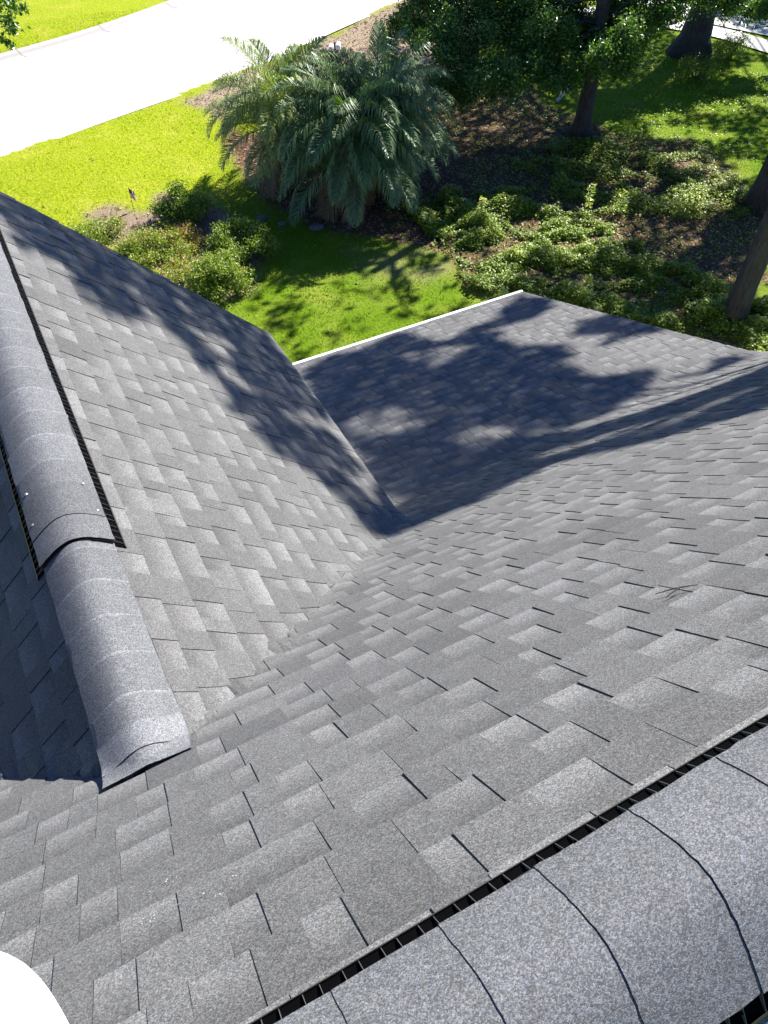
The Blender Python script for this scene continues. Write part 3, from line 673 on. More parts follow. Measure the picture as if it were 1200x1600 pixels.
trees = {}
def make_tree(name, base, top, r0, label, lean=(0, 0), flare=1.7, seed=1, bend=0):
    root = tag(empty(name, (base[0], base[1], GR)), label, 'tree')
    mb = MB(); n = 14; pts = []; rad = []
    for i in range(n):
        f = i / (n - 1); z = (top - GR) * f
        pts.append((lean[0] * f * (top - GR) + .12 * math.sin(f * 5 + seed), lean[1] * f * (top - GR) + .12 * math.sin(f * 4 + 2 * seed) - .12 * math.sin(2 * seed), z - .1))
        if bend and z > 3: pts[-1] = (pts[-1][0] - .15 * (z - 3) / 7, pts[-1][1] - bend * ((z - 3) / 7) ** 1.3, pts[-1][2])
        fl = 1 + (flare - 1) * math.exp(-z / .35); rad.append(r0 * fl * (1 - .55 * f))
    p0 = Vector(pts[0]) ; pts = [tuple(Vector(p) - Vector((p0.x, p0.y, 0))) for p in pts]
    mb.tube(pts, rad, 18, wob=.06)
    trees[root] = dict(pts=pts, rad=rad, mb=mb, crown=[], base=base)
    return root
def finish_tree(root, limbs=10, leaf=.085, seed=3, clumps=True, wide=(.045, .012), lowlimbs=0):
    d = trees[root]; rr = np.random.default_rng(seed); mb = d['mb']; rnd_s = random.getstate(); random.seed(seed)
    Pc = np.concatenate([c[0] for c in d['crown']]); org = np.array([d['base'][0], d['base'][1], GR])
    hi = np.nonzero(Pc[:, 2] > -4.4)[0]; lo_ = np.nonzero(Pc[:, 2] <= -4.4)[0]
    for q in (rr.choice(lo_, min(lowlimbs, len(lo_)), replace=False) if lowlimbs and len(lo_) else []):
        e = Vector(Pc[q] - org); i = int(rr.integers(4, 7)); s = Vector(d['pts'][i]); m1 = s.lerp(e, .5) + Vector((0, 0, .25))
        mb.tube([s, s.lerp(m1, .5) + Vector((0, 0, .08)), m1, e], [.045, .03, .02, .006], 6, wob=.08)
    for q in rr.choice(hi, min(limbs, len(hi)), replace=False):
        e = Vector(Pc[q] - org)
        i = min(len(d['pts']) - 2, max(8, int(len(d['pts']) * max(.35, (e.z - .35 * Vector((e.x, e.y)).length) / d['pts'][-1][2]))))
        s = Vector(d['pts'][i]); mid = s.lerp(e, .5) + Vector((random.uniform(-.4, .4), random.uniform(-.4, .4), .35))
        m1 = s.lerp(mid, .5) + Vector((0, 0, .15)); mb.tube([s, m1, mid, mid.lerp(e, .55), e], [wide[0] * 2, wide[0] * 1.5, wide[0], wide[0] * .6, wide[1]], 7, wob=.08)
    random.setstate(rnd_s)
    t = mb.build('trunk', M_BARK, root, smooth=True)
    P = Pc - org; sz = np.concatenate([c[1] for c in d['crown']]); rn = np.concatenate([c[2] for c in d['crown']])
    Nn = ball(len(P), rr) * .9 + np.array([.25, .1, .75])
    me = leaf_mesh('crown', P, Nn, sz, M_OAK, rn, .55, rr); link('crown', me, root)
T1 = make_tree('oak_tree', (14.14, 15.72), -1.5, .21, 'shady oak tree with a dark trunk whose low branches hang at the top centre', lean=(-.03, .0), seed=1)
T2 = make_tree('oak_tree', (20.88, 18.94), -1.0, .42, 'thick flared oak trunk beside the two pale paths', lean=(.06, -.06), flare=1.9, seed=2)
T3 = make_tree('oak_tree', (11.74, 7.84), 2.5, .21, 'tree trunk nearest the lower roof at the right edge', lean=(.01, .01), flare=1.15, seed=4, bend=2.4)
T4 = make_tree('oak_tree', (15.5, 10.8), 1.5, .29, 'dark trunk farther back at the right edge, behind the nearest trunk', lean=(-.02, .01), flare=1.3, seed=5)
T5 = make_tree('oak_tree', (25.5, 14.0), 1.5, .3, 'oak tree out past the right side of the yard', seed=6)
T7 = make_tree('oak_tree', (-3.6, 17.6), .5, .25, 'tree whose leafy branch tip pokes in at the upper left corner', seed=7)

def add_crown(root, P, size, rnd): trees[root]['crown'].append((P, np.broadcast_to(size, (len(P),)).copy(), rnd))
def lobes(LB, dens, size, squash=.7, rr=rng, hang=0.0):
    out = []; rn = []
    for (x, y, z, r) in LB:
        n = int(dens * r * r * r + dens * .3 * r)
        # sub clumps so that gaps stay open
        k = max(5, int(9 * r * r)); cc = ball(k, rr) * (rr.random((k, 1)) ** .45) * r * np.array([1, 1, squash]) + [x, y, z]
        w = rr.integers(0, k, n); p = cc[w] + rr.normal(size=(n, 3)) * r * .17 * np.array([1, 1, .75])
        p[:, 2] -= hang * rr.random(n) ** 3
        out.append(p); rn.append(np.clip(rr.normal(.45, .25, n) + (p[:, 2] - z) / r * .15, 0, 1))
    return np.concatenate(out), np.concatenate(rn)
T1LOBES = [(10.2,17.5,-6.9,.8),(10.4,16.6,-6.8,.8),(10.9,16.1,-6.7,.85),(11.7,16.0,-6.6,.9),(12.2,15.6,-6.5,.8),(10.8,18.9,-6.6,.8),(11.2,19.7,-6.3,.8),(10.9,17.2,-6.3,1.),(11.9,16.8,-6.2,1.),(12.6,16.1,-6.1,1.),(14.2,16.6,-6.2,1.),(14.9,16.2,-6.4,.9),(16.,16.3,-6.5,.8),(16.2,16.4,-6.2,.7),(15.,15.8,-6.8,.5),(11.3,18.,-5.9,1.),(12.5,17.6,-5.8,1.1),(13.3,16.7,-5.7,1.1),(14.6,16.4,-5.8,1.1),(13.7,16.4,-6.7,.6),(13.3,14.9,-6.2,.8),(13.9,14.7,-6.0,.9),(14.6,15.0,-6.1,.8),(15.1,14.8,-5.35,.7),(15.7,14.7,-5.35,.7),(16.3,14.4,-5.35,.65),(17.2,14.4,-5.6,.65),(17.6,14.0,-5.5,.8),(13.0,15.3,-6.6,.6),(14.2,15.0,-6.7,.5),(10.7,16.2,-7.2,.35),(11.3,16.,-7.1,.35),
 (12.5,18.5,-5,1.4),(14,17.5,-4.6,1.5),(15.5,16,-4.8,1.4),(11.5,19.8,-5.2,1.2),(13,20.5,-5.2,1.4)]
p, rn_ = lobes(T1LOBES, 5200, .07, .6, hang=.3); add_crown(T1, p, .074, rn_)
p, rn_ = lobes([(20.2,18.4,-5.9,.7),(20.9,18.2,-5.9,.7),(21.6,17.9,-5.9,.6),(22.8,17.6,-6.2,.6),(23.4,17.2,-6.0,.8),(22.3,18.0,-5.2,1.2),(20.5,18.7,-5.0,1.3),(19.2,18.6,-6.0,.6)], 2600, .08, .6); add_crown(T2, p, .10, rn_)
p, rn_ = lobes([(1.35,16.2,-4.2,.34),(1.2,16.3,-4.3,.42),(.75,16.5,-4.0,.6),(.2,16.9,-3.8,.8),(1.2,16.6,-4.65,.3),(-1,17.2,-3.2,1.2),(-2.5,17.4,-2.6,1.6),(-4,18,-2.4,1.8),(-5.5,17,-2.8,1.5)], 1500, .07, .6); add_crown(T7, p, .085, rn_)

# canopy overhead: every clump stands on a sun ray that ends in shade
def canopy(pts, tz, leaf, nper, spread, rr):
    """pts (n,3) shaded points; tz: heights of the foliage above camera datum"""
    z = rr.uniform(tz[0], tz[1], len(pts)); t = (z - pts[:, 2]) / SUN[2]
    c = pts + SUN[None, :] * t[:, None]
    c = np.repeat(c, nper, 0)
    j = rr.normal(size=c.shape) * spread; j -= (j @ SUN)[:, None] * SUN[None, :]; k = rr.normal(size=len(c)) * .25
    return c + j + SUN[None, :] * k[:, None]
rr = np.random.default_rng(44)
sh = []
def cells(x0, x1, y0, y1, st):
    X, Y = np.meshgrid(np.arange(x0, x1, st), np.arange(y0, y1, st)); X = X.ravel(); Y = Y.ravel()
    return X + rr.uniform(-.5, .5, len(X)) * st, Y + rr.uniform(-.5, .5, len(Y)) * st
X, Y = cells(-1, RAKE_X + .3, 3.0, EAVE_Y + .2, .055)
q = (vnoise(X, Y, .35, 51) - .5) * .35; w = (vnoise(X, Y, .35, 52) - .5) * .35
k = inany(X + q, Y + w, LOW_DARK) & ~(inany(X + q * .6, Y + w * .6, LOW_LIGHT) & (rr.random(len(X)) < .78)) & (Y > CR_Y - .02)
k &= rr.random(len(X)) < .98
sh.append(np.stack([X, Y, main_z(Y)], -1)[k])
X, Y = cells(-1, RAKE_X + 1.5, 1.5, 3.80, .045)
q = (vnoise(X, Y, .3, 53) - .5) * .12; w = (vnoise(X, Y, .5, 54) - .5) * .06
k = inany(X + q, Y + w, MAIN_DARK) & ~(inany(X, Y, MAIN_LIGHT) & (rr.random(len(X)) < .8)) & (rr.random(len(X)) < .95)
sh.append(np.stack([X, Y, main_z(Y)], -1)[k])
X, Y = cells(-.6, GEAVE_X + .1, 1.8, GRAKE_Y + .1, .045)
q = (vnoise(X, Y, .25, 55) - .5) * .16; w = (vnoise(X, Y, .25, 56) - .5) * .2
k = (inany(X + q, Y + w, GAB_DARK) & ~inany(X, Y, GAB_LIGHT) | inany(X + q * .5, Y + w * .5, GAB_DAPPLE) & (vnoise(X, Y, .16, 58) < .66)) & (rr.random(len(X)) < .97)
sh.append(np.stack([X, Y, gab_z(X)], -1)[k])
roofsh = np.concatenate(sh)
P = canopy(roofsh, (4.5, 7.5), .08, 7, .03, rr)
add_crown(T3, P, .085, rr.random(len(P)))
# ground shade
X, Y = cells(3, 30, 7, 30, .13)
shade = inpoly(X, Y, GR_SHADE) | inpoly(X, Y, LAWN_DAPPLE) | (X > 24) & (Y < 27) | (Y < 12) & (X > 6.5) | inpoly(X, Y, STREETSHADE)
q = (vnoise(X, Y, .6, 61) - .5) * .7; w = (vnoise(X, Y, .6, 62) - .5) * .7
lit = inany(X + q * .55, Y + w * .55, GR_LIT)
dap = vnoise(X, Y, .42, 63) * .6 + vnoise(X, Y, .2, 64) * .4
pr = np.where(inpoly(X, Y, LAWN_DAPPLE), np.where(dap > .42, .03, .88), np.where(dap > .80, .15, 1.0))
pr = np.where(inpoly(X, Y, STREETSHADE), np.where(dap > .5, .1, .8), pr)
pr = np.where(lit, np.where(dap > .3, .0, .35), pr)
k = shade & (rr.random(len(X)) < pr)
gp = np.stack([X, Y, np.full(len(X), GR)], -1)[k]
X, Y = cells(6.3, 10.3, 13.6, 18.2, .11)
k = ((X - 8.4) ** 2 + (Y - 15.8) ** 2 < 4.0) & (rr.random(len(X)) < np.where(vnoise(X, Y, .5, 66) > .52, .12, .92))
gp = np.concatenate([gp, np.stack([X, Y, np.full(len(X), -6.6)], -1)[k]])
for (lx, ly, lz, lr) in T1LOBES:      # the low crown of the oak already shades this ground: leave its own sun open
    t_ = (lz - GR) / SUN[2]; cx_, cy_ = lx - SUN[0] * t_, ly - SUN[1] * t_
    gp = gp[~(((gp[:, 0] - cx_) ** 2 + (gp[:, 1] - cy_) ** 2 < (lr * .95) ** 2) & (rr.random(len(gp)) < .7))]
tr_ = []
for (tx, ty) in ((11.70, 7.86), (15.45, 10.85), (14.14, 15.72)):
    z_ = rr.uniform(GR, -4.6, 900); tr_.append(np.stack([tx + rr.uniform(-.35, .35, 900), ty + rr.uniform(-.35, .35, 900), z_], -1)[rr.random(900) < .93])
gp = np.concatenate([gp] + tr_)
P = canopy(gp, (-2.2, 3.6), .13, 4, .05, rr)
roots = [T1, T2, T4, T5]; bx = np.array([[14.1, 15.7], [20.9, 18.9], [15.7, 10.7], [25.5, 14.0]])
wh = np.argmin(((P[:, None, :2] - bx[None]) ** 2).sum(-1), 1)
for i, r_ in enumerate(roots):
    if (wh == i).sum(): add_crown(r_, P[wh == i], .19, rr.random((wh == i).sum()))
finish_tree(T1, 8, seed=3, lowlimbs=9, wide=(.03, .01)); finish_tree(T2, 16, seed=4); finish_tree(T3, 9, seed=5, wide=(.018, .006)); finish_tree(T4, 14, seed=6); finish_tree(T5, 14, seed=7); finish_tree(T7, 12, seed=8)

# ---------------------------------------------------------------- palms
def leaflets_mesh(rach, L, mat_i, rr, n=46, ll=.60, wid=.018, droop=1.5):
    """rachis points (array k,3) -> leaflets both sides, each a narrow 2-segment blade"""
    V = []; F = []; R_ = []
    k = len(rach); s = np.linspace(0, 1, k)
    T = np.gradient(rach, axis=0); T /= np.linalg.norm(T, axis=1)[:, None]
    for i in range(n):
        f = .16 + .84 * i / (n - 1); p = np.array([np.interp(f, s, rach[:, j]) for j in range(3)]); t = np.array([np.interp(f, s, T[:, j]) for j in range(3)])
        t /= np.linalg.norm(t); side = np.cross(t, [0, 0, 1.]); side /= np.linalg.norm(side) + 1e-6; up = np.cross(side, t)
        ln = ll * (math.sin(math.pi * min(1, .12 + f * .86)) ** .6) * rr.uniform(.85, 1.1)
        for sg in (-1, 1):
            d = side * sg * .72 + t * (.45 + .45 * f) + up * rr.uniform(.2, .65) + rr.normal(0, .10, 3); d /= np.linalg.norm(d)
            m = p + d * ln * .5; d2 = d + np.array([0, 0, -droop * rr.uniform(.6, 1.5)]); d2 /= np.linalg.norm(d2); e = m + d2 * ln * .5
            wv = np.cross(d, up); wv /= np.linalg.norm(wv) + 1e-6; wv *= wid * .5
            b = len(V); V += [p - wv * .7, p + wv * .7, m + wv, m - wv, e]
            F += [(b, b + 1, b + 2, b + 3)]; F += [(b + 3, b + 2, b + 4, b + 4)]
            c = np.clip(rr.normal(.5, .2), 0, 1); R_ += [c] * 5
    return V, F, R_
def frond(root, base, az, el, L, mat, rr, stemmat, curl=1.9):
    k = 14; pts = [np.array(base, float)]; a = el
    for i in range(1, k):
        f = i / (k - 1); a2 = el - curl * f ** 1.35
        d = np.array([math.cos(a2) * math.cos(az), math.cos(a2) * math.sin(az), math.sin(a2)])
        pts.append(pts[-1] + d * L / (k - 1))
    rach = np.array(pts); n = 74
    V, F, R_ = leaflets_mesh(rach, L, 0, rr, n=n)
    T3f = np.array([f[:3] for f in F if f[2] == f[3] or f[3] == f[2]]) if False else None
    quads = np.array([f for f in F if len(set(f)) == 4]); tris = np.array([f[:3] for f in F if len(set(f)) == 3])
    b = len(V); mb = MB(); mb.tube([tuple(p) for p in rach], [.016 * (1 - .8 * i / (k - 1)) for i in range(k)], 5, cap=False)
    V = V + [np.array(v) for v in mb.v]; sq = np.array(mb.f) + b; R_ = R_ + [0.7] * len(mb.v)
    fl = [quads, sq, tris]; mi = np.concatenate([np.zeros(len(quads)), np.ones(len(sq)), np.zeros(len(tris))])
    at = np.repeat(np.array(R_)[:, None], 3, 1)
    return link('frond', mesh_np('frond', np.array(V), fl, [mat, stemmat], mi, {'lf': at}), root)
M_STEM = leaf_mat('frond_stem', [(0, (.16, .19, .08)), (1, (.22, .25, .11))], 0, .4)
def palm(x, y, h, L, nf, label, mat, seed, lean=(0, 0), dead=6):
    root = tag(empty('palm_tree', (x, y, GR)), label, 'palm', 'pindo palms in the mulch bed'); rr = np.random.default_rng(seed)
    mb = MB(); tp = (lean[0], lean[1], h); mb.tube([(0, 0, -.1), (lean[0] * .4, lean[1] * .4, h * .5), tp, (tp[0], tp[1], h + .25)], [.26, .22, .20, .07], 12, wob=.12)
    mb.build('trunk', M_PBARK, root)
    for i in range(nf):
        f = i / nf; az = i * 2.39996 + rr.normal(0, .15); el = R(87) - R(80) * f ** 1.25 + rr.normal(0, .08)
        frond(root, (tp[0] + .08 * math.cos(az), tp[1] + .08 * math.sin(az), h + .15 - .25 * f), az, el, L * rr.uniform(.85, 1.1), mat, rr, M_STEM, curl=(R(66) + R(48) * math.sin(math.pi * min(1.0, f * 1.1))) * rr.uniform(.85, 1.1))
    for i in range(dead):
        az = rr.uniform(0, 6.28); frond(root, (tp[0], tp[1], h - .15), az, R(-25) + rr.normal(0, .1), L * .8, M_DEAD, rr, M_PBARK, curl=R(60))
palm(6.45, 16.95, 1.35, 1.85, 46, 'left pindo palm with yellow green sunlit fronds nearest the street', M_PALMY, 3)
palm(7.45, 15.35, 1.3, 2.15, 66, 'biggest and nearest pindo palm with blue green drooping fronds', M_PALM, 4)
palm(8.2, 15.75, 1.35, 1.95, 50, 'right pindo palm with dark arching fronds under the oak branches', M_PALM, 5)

# ---------------------------------------------------------------- azalea bushes
def bush(x, y, rx, ry, h, n, label, seed, hue=.5, name='azalea_bush', group='azaleas in the bed beside the gable'):
    rr = np.random.default_rng(seed); z0 = float(zground(np.array(x), np.array(y)))
    root = tag(empty(name, (x, y, z0)), label, 'bush', group)
    k = 46; c = ball(k, rr); c[:, 2] = abs(c[:, 2]); c *= (rr.random((k, 1)) ** .3) * np.array([rx, ry, h * .8]) ; c[:, 2] += h * .15
    w = rr.integers(0, k, n); p = c[w] + rr.normal(size=(n, 3)) * np.array([.09, .09, .07]); p[:, 2] = np.maximum(p[:, 2], .02)
    rel = np.linalg.norm(p / np.array([rx, ry, h]), axis=1)
    rn = np.clip(rr.normal(hue, .2, n) + (rel - .8) * .3, 0, 1)
    mb = MB()
    for i in range(12):
        e = c[i]; mb.tube([(rr.normal(0, .04), rr.normal(0, .04), -.03), (e[0] * .45, e[1] * .45, e[2] * .5), tuple(e)], [.014, .009, .004], 5)
    mb.build('stem', M_BARK, root)
    link('foliage', leaf_mesh('foliage', p, ball(n, rr) + np.array([.2, .1, .8]), .055, M_AZ, rn, .45, rr), root)
bush(3.65, 16.35, .62, .55, .80, 11000, 'round dark green bush at the back of the azalea bed', 1, .42)
bush(4.25, 14.35, .72, .62, .80, 13000, 'wide green bush at the right end of the azalea bed', 2, .42)
bush(3.45, 13.45, .62, .55, .75, 10000, 'bush closest to the gable roof edge with reddish tips', 3, .52)
bush(2.55, 15.15, .85, .70, .50, 9000, 'low yellow green sprawling bush along the gable rake', 4, .62)
bush(1.75, 16.55, .65, .50, .40, 3600, 'small low bush at the left end of the azalea bed', 5, .55)
bush(3.25, 15.35, .45, .35, .42, 2400, 'sparse reddish bush in the middle of the azalea bed', 6, .86)
bush(2.95, 14.0, .60, .5, .35, 3000, 'pale thin bush on sand beside the gable rake', 7, .70)
bush(19.6, 17.3, .6, .5, .7, 2600, 'small leafy shrub at the foot of the thick flared oak', 8, .3, 'shrub', None)
bush(21.6, 18.0, .7, .5, .8, 3000, 'shrub on the path side of the thick flared oak', 9, .4, 'shrub', None)

# ---------------------------------------------------------------- grass and ground cover (uncountable)
rr = np.random.default_rng(90)
n = 210000; x = rr.uniform(-2, 27, n); y = rr.uniform(9.5, 31.5, n)
dist = np.hypot(x, y); ok = is_grass(x, y) & ~on_path(x, y) & (y > 9) & (x < 26) & ~((x < 2.0) & (y < 13))
ok &= (y > 7.6) ; ok &= ~inpoly(x, y, [(p[0], p[1] - .05) for p in near] + [(p[0], p[1] + .08) for p in far][::-1])
dens = np.where(inpoly(x + (vnoise(x, y, .4, 94) - .5), y + (vnoise(x, y, .4, 95) - .5), DIRT), .72, 1.0); ok &= rr.random(n) < dens
ok &= rr.random(n) < np.clip(.35 + vnoise(x, y, .5, 92), 0, 1)
x, y = x[ok], y[ok]; n = len(x)
h = rr.uniform(.025, .060, n); a = rr.uniform(0, 6.28, n); wv = np.stack([np.cos(a), np.sin(a), 0 * a], -1) * .010
ln = np.stack([rr.normal(0, .022, n), rr.normal(0, .022, n), h], -1); P0 = np.stack([x, y, zground(x, y) - .004], -1)
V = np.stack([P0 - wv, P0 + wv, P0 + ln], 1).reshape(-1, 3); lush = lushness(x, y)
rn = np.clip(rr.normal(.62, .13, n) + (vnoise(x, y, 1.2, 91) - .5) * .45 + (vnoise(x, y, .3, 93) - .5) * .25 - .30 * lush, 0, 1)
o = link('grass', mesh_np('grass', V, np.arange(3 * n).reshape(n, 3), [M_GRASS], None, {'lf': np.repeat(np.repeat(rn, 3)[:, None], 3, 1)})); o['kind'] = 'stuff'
o['label'] = 'short green lawn grass'; 
def cover(polys, n, hmax, seed, size=.055, mat=M_IVY, mean=.45):
    rr = np.random.default_rng(seed); allp = np.array([p for q in polys for p in q]); lo, hi = allp.min(0), allp.max(0)
    x = rr.uniform(lo[0], hi[0], n * 3); y = rr.uniform(lo[1], hi[1], n * 3)
    q = (vnoise(x, y, .5, 21) - .5) * .5; w = (vnoise(x, y, .5, 22) - .5) * .5
    d = vnoise(x, y, .55, seed) * .6 + vnoise(x, y, .22, seed + 1) * .4
    ok = inany(x + q, y + w, polys) & (rr.random(len(x)) < np.clip((d - .28) * 3.2, .03, 1)); x, y, d = x[ok][:n], y[ok][:n], d[ok][:n]; n = len(x)
    z = zground(x, y) + rr.random(n) * hmax * np.clip((d - .2) * 2, .15, 1.2)
    return np.stack([x, y, z], -1), np.clip(rr.normal(mean, .2, n) + (d - .5) * .5, 0, 1)
PA_, RA_ = cover([COVER_A], 56000, .24, 101); PB_, RB_ = cover([COVER_B], 20000, .20, 103); PC_, RC_ = cover([COVER_C], 9000, .2, 105)
x0, x1 = 8.5, 26.
PD_, RD_ = cover([PINE + []], 9000, .10, 107); PE_, RE_ = cover([BACKGRASS], 3500, .12, 109)
P = np.concatenate([PA_, PB_, PC_, PD_, PE_]); rn = np.concatenate([RA_, RB_, RC_, RD_, RE_])
o = link('ground_cover', leaf_mesh('ground_cover', P, ball(len(P), rr) * .6 + np.array([.2, .1, 1.0]), .058, M_IVY, rn, .7, rr)); o['kind'] = 'stuff'; o['label'] = 'ivy and weeds spreading under the trees'
# fallen leaves and twigs on the beds, sand and lawn
M_LIT = leaf_mat('leaf_litter', [(0, (.06, .035, .02)), (.5, (.17, .10, .055)), (1, (.42, .33, .22))], 0, .8, .1)
n = 40000; x = rr.uniform(-1, 26, n); y = rr.uniform(9, 28, n)
g_ = is_grass(x, y); ok = (~g_ | (rr.random(n) < .012)) & ~inpoly(x, y, street) & ~on_path(x, y) & ~((x < 2) & (y < 13)); x, y = x[ok], y[ok]; n = len(x)
o = link('leaf_litter', leaf_mesh('leaf_litter', np.stack([x, y, zground(x, y) + .018], -1), rr.normal(size=(n, 3)) * .25 + [0, 0, 1], .075, M_LIT, None, .5, rr)); o['kind'] = 'stuff'; o['label'] = 'fallen brown leaves'

# upright seedlings standing out of the ground cover
def sapling(x, y, h, label, seed, mean=.7):
    rr = np.random.default_rng(seed); root = tag(empty('seedling', (x, y, GR)), label, 'plant', 'seedlings in the ground cover')
    mb = MB(); mb.tube([(0, 0, -.02), (.02, .01, h * .5), (.0, .03, h)], [.008, .006, .003], 5); mb.build('stem', M_BARK, root)
    n = 90; z = rr.uniform(.15, 1.05, n) * h; a = rr.uniform(0, 6.28, n); r_ = rr.uniform(.03, .16, n) * (1.2 - z / h * .7)
    p = np.stack([np.cos(a) * r_, np.sin(a) * r_, z], -1)
    link('leaves', leaf_mesh('leaves', p, rr.normal(size=(n, 3)) * .5 + [0, 0, 1], .085, M_IVY, np.clip(rr.normal(mean, .15, n), 0, 1), .6, rr), root)
sapling(11.7, 12.3, .75, 'seedling at the middle of the bare path through the ivy', 1, .75)
sapling(12.45, 12.05, .55, 'short seedling at the edge of the bare path', 2, .7)
sapling(9.46, 13.2, .6, 'pale seedling at the left end of the sunlit ivy', 3, .8)
sapling(9.54, 9.62, .6, 'bright fern like seedling standing over the lower roof edge', 4, .85)
sapling(14.56, 14.44, .6, 'seedling in front of the back grass', 5, .7)
sapling(7.93, 10.11, .55, 'yellow green seedling beside the white drip edge corner', 6, .9)

# ---------------------------------------------------------------- small yard objects
# mailbox: dark post, two white box ends and a red flag
root = tag(empty('mailbox', (10.58, 23.0, GR)), 'mailbox post with two white boxes and a red flag beside the street', 'mailbox')
M_WHITE = plain('white_paint', (.8, .8, .78), .4, .03, 6); M_RED = plain('red_flag_paint', (.42, .05, .04), .45); M_WOOD = plain('dark_post_wood', (.035, .028, .024), .8, .3, 12, bumpd=.003)
root.scale = (.74, .74, .74); rz = Matrix.Rotation(R(-28), 3, 'Z')
mb = MB(); mb.box((0, 0, .46), (.06, .06, 1.0), rz); mb.box((0, 0, .975), (.09, .09, .03), rz); mb.box(rz @ Vector((0, 0, .72)), (.36, .06, .05), rz); mb.build('post', M_WOOD, root)
def mbox(cx, z):
    m_ = MB(); prof = [(-.09, 0), (.09, 0), (.09, .13)] + [(.09 * math.cos(t), .13 + .07 * math.sin(t)) for t in np.linspace(.3, math.pi - .3, 6)] + [(-.09, .13)]
    n_ = len(prof); vs = [rz @ Vector((cx + a, yy, z + b)) for yy in (-.2, .22) for a, b in prof]
    m_.add(vs, [tuple(range(n_))[::-1], tuple(range(n_, 2 * n_))] + [(i, (i + 1) % n_, n_ + (i + 1) % n_, n_ + i) for i in range(n_)])
    bx_ = m_.build('box', M_WHITE, root)
    d_ = MB(); d_.box(rz @ Vector((cx, -.207, z + .09)), (.17, .012, .17), rz); d_.build('door', M_WHITE, bx_); return bx_
bA = mbox(.14, .76); bB = mbox(-.15, .70)
f_ = MB(); f_.box(rz @ Vector((-.255, -.10, .62)), (.012, .03, .20), rz); f_.box(rz @ Vector((-.255, -.16, .60)), (.02, .16, .12), rz); f_.build('flag', M_RED, bB)
# small yard flag: stripes
root = tag(empty('yard_flag', (2.80, 17.45, GR)), 'tiny striped flag on a stick in the sunny lawn', 'flag')
mb = MB(); mb.tube([(0, 0, -.05), (0, 0, .52)], .006, 6); mb.build('stick', M_WOOD, root)
m, nt, N, L, b = newmat('striped_cloth'); a = attr(nt, 'uvw')
st = mathn(nt, 'GREATER_THAN', mathn(nt, 'FRACT', mathn(nt, 'MULTIPLY', a[1], 6.5)), .46); cst = mixc(nt, st, (.42, .05, .06), (.75, .75, .75))
cant = mathn(nt, 'MULTIPLY', mathn(nt, 'LESS_THAN', a[0], .42), mathn(nt, 'GREATER_THAN', a[1], .46)); L.new(mixc(nt, cant, cst, (.03, .05, .18)), b.inputs['Base Color']); b.inputs['Roughness'].default_value = .8
V = []; A = []
for i in range(9):
    for j in range(7):
        u, v = i / 8, j / 6; V.append((.008 + u * .10 + .01 * math.sin(v * 6), .02 * math.sin(u * 7 + v * 2) - .02 * u, .50 - .22 * (1 - v) - .11 * u)); A.append((u, v, 0))
F_ = np.array([(i * 7 + j, (i + 1) * 7 + j, (i + 1) * 7 + j + 1, i * 7 + j + 1) for i in range(8) for j in range(6)])
link('flag_cloth', mesh_np('flag_cloth', np.array(V), F_, [m], None, {'uvw': np.array(A)}, True), root)
# white pipe stub left of the oak trunk
mb = MB(); c0, c1 = Vector((-.33, -.12, .04)), Vector((.27, .15, .26)); n_ = 16
ax_ = (c1 - c0).normalized(); u_ = ax_.cross(Vector((0, 0, 1))).normalized(); v_ = ax_.cross(u_)
vs = []
for c, r_ in ((c0, .055), (c1, .055), (c1, .046), (c0, .046)): vs += [c + (u_ * math.cos(k * 2 * math.pi / n_) + v_ * math.sin(k * 2 * math.pi / n_)) * r_ for k in range(n_)]
mb.add(vs, [(s * n_ + k, s * n_ + (k + 1) % n_, ((s + 1) % 4) * n_ + (k + 1) % n_, ((s + 1) % 4) * n_ + k) for s in range(4) for k in range(n_)])
ob = mb.build('pipe', M_WHITE, None, True); ob.location = (15.35, 18.0, GR); tag(ob, 'short white pipe lying on the shaded ground left of the oak trunk', 'pipe')
# pale stones along the palm bed
M_ROCK = plain('grey_stone', (.13, .125, .13), .85, .3, 20, bumpd=.01); rr = np.random.default_rng(8)
for i, (sx, sy, sr, lb) in enumerate([(5.25, 15.72, .10, 'flat grey stone at the left edge of the palm bed'), (6.15, 14.75, .13, 'pale stone at the lawn edge under the biggest palm'), (9.0, 15.6, .08, 'small pale stone on the pine straw right of the palms'), (5.55, 15.3, .08, 'small grey stone between the lawn edge and the left palm')]):
    mb = MB(); vs = []; nn = 10
    for a in range(6):
        ph = a / 5 * math.pi - math.pi / 2
        for k in range(nn):
            q = 1 + rr.normal(0, .08); vs.append((sr * 1.3 * math.cos(ph) * math.cos(k * 2 * math.pi / nn) * q, sr * math.cos(ph) * math.sin(k * 2 * math.pi / nn) * q, sr * .5 * math.sin(ph)))
    mb.add(vs, [(a * nn + k, a * nn + (k + 1) % nn, (a + 1) * nn + (k + 1) % nn, (a + 1) * nn + k) for a in range(5) for k in range(nn)])
    ob = mb.build('stone', M_ROCK, None, True); ob.location = (sx, sy, float(zground(np.array(sx), np.array(sy))) + sr * .25); tag(ob, lb, 'stone')
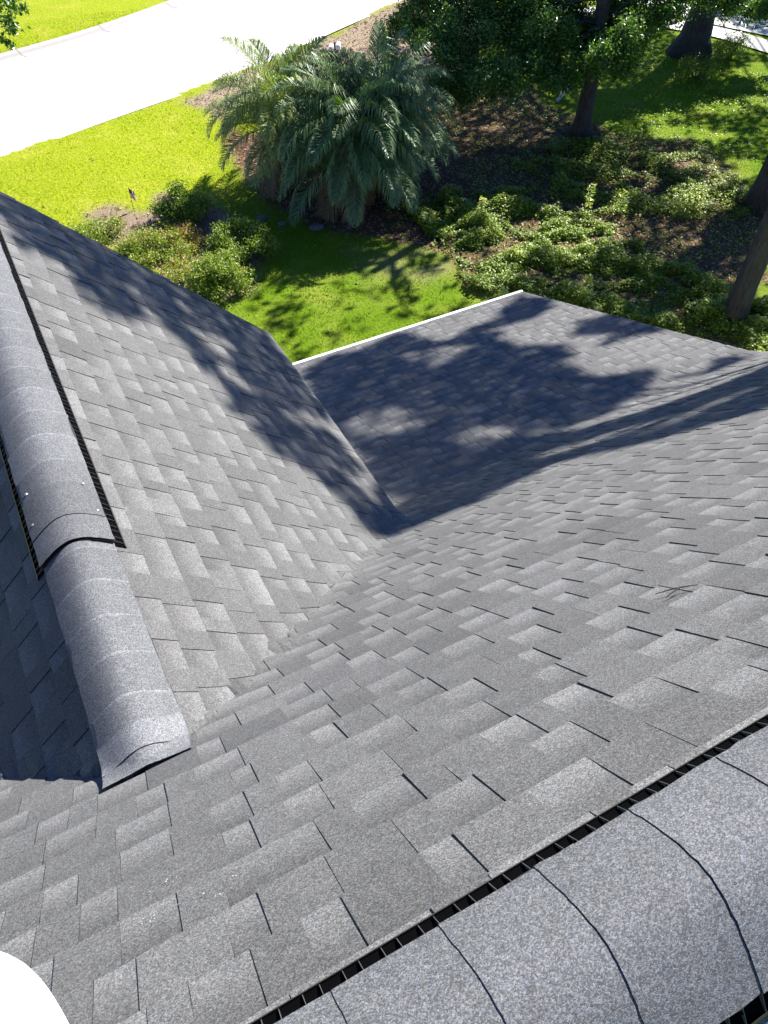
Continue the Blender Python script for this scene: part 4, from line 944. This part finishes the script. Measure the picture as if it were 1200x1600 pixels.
# twig on the main slope
def on_main(x, y, h=.012): p = S_main(np.array([x]), np.array([np.interp(y, _ys, _ss)]), np.array([h]))[0]; return Vector(p)
mb = MB(); pA = on_main(1.235, .722, .016); pB = on_main(1.285, .690, .020); pC = on_main(1.325, .672, .014); pD = on_main(1.235, .690, .013)
mb.tube([pA, pA.lerp(pB, .5) + Vector((0, 0, .002)), pB, pC], [.0012, .0017, .0022, .0010], 6); mb.tube([pB, pB.lerp(pD, .5) + Vector((0, 0, .003)), pD], [.0032, .0022, .0014], 6)
base_ = pB.copy(); mb.v = [tuple(Vector(v) - base_) for v in mb.v]
ob = mb.build('twig', M_WOOD); ob.location = base_; tag(ob, 'small dark forked twig lying on the main slope', 'twig')
# pale scuffs and flecks on the slopes
M_CHALK = plain('pale_fleck', (.55, .54, .52), .8); rr = np.random.default_rng(77)
mb = MB()
def fleck(p, r_, n_=6):
    t1 = Vector((1, 0, 0)); t2 = Vector((0, .7071, -.7071)); nn = Vector((0, .7071, .7071))
    w = [r_ * rr.uniform(.4, 1.2) for _ in range(n_)]; vs = [p + (t1 * math.cos(k * 2 * math.pi / n_) + t2 * math.sin(k * 2 * math.pi / n_)) * w[k] for k in range(n_)] + [p + nn * r_ * .35]
    mb.add(vs, [(k, (k + 1) % n_, n_) for k in range(n_)])
for (x0, y0, dx, dy, k_) in [(-.20, .52, .05, .03, 10), (-.05, .50, .03, .03, 6), (-.17, .60, .03, .02, 6), (2.95, 2.15, .12, .05, 10), (2.25, 2.45, .10, .05, 7), (1.75, 2.25, .06, .06, 6), (3.6, 1.85, .15, .05, 8)]:
    for _ in range(k_): fleck(on_main(x0 + rr.normal() * dx * .5, y0 + rr.normal() * dy * .5, .0125), rr.uniform(.0008, .0022))
for _ in range(14): fleck(on_main(rr.uniform(1.9, 6.0), rr.uniform(3.9, 7.2), .013), rr.uniform(.004, .008))
ob = mb.build('pale_flecks', M_CHALK); ob['kind'] = 'stuff'; ob['label'] = 'scattered pale flecks on the shingles'

# ---------------------------------------------------------------- the bent white clad leg of the person on the ridge
root = tag(empty('person', (-.45, .12, -1.12)), 'person crouching on the ridge, a bent knee in white trousers at the bottom left corner', 'person')
M_CLOTH, nt, N, L, b = newmat('white_cotton'); n1 = noise(nt, 6, 3); n2 = noise(nt, 260, 2)
L.new(mixc(nt, n1, (.52, .60, .64), (.60, .68, .72)), b.inputs['Base Color']); b.inputs['Roughness'].default_value = .9; bump(nt, mathn(nt, 'ADD', n1, mathn(nt, 'MULTIPLY', n2, .15)), .5, .012, b)
def skin(name, pts, edges, rad, mat, parent, sub=3):
    me = bpy.data.meshes.new(name); me.from_pydata([Vector(p) - Vector(root.location) for p in pts], edges, []); me.materials.append(mat)
    o = link(name, me, parent); md = o.modifiers.new('skin', 'SKIN'); md.use_smooth_shade = True
    for v, r_ in zip(me.skin_vertices[0].data, rad): v.radius = (r_, r_)
    me.skin_vertices[0].data[0].use_root = True
    s = o.modifiers.new('sub', 'SUBSURF'); s.levels = sub; s.render_levels = sub; return o
K = Vector((-.252, .281, -.745))
leg = skin('body', [(-.13, -.50, -.93), (-.16, -.30, -.90), (-.20, -.10, -.85), K + Vector((0.0, -.14, -.03)), K + Vector((0, -.03, .0)), K + Vector((-.05, -.005, -.05)), K + Vector((-.12, -.015, -.17)), K + Vector((-.20, -.03, -.32)), (-.47, .17, -1.17)],
           [(i, i + 1) for i in range(8)], [.115, .11, .10, .080, .068, .064, .062, .058, .045], M_CLOTH, root)
M_SHOE = plain('grey_shoe', (.12, .12, .13), .6)
skin('shoe', [(-.47, .13, -1.17), (-.48, .20, -1.20), (-.49, .30, -1.285), (-.49, .36, -1.345)], [(0, 1), (1, 2), (2, 3)], [.045, .048, .045, .032], M_SHOE, root, 2)
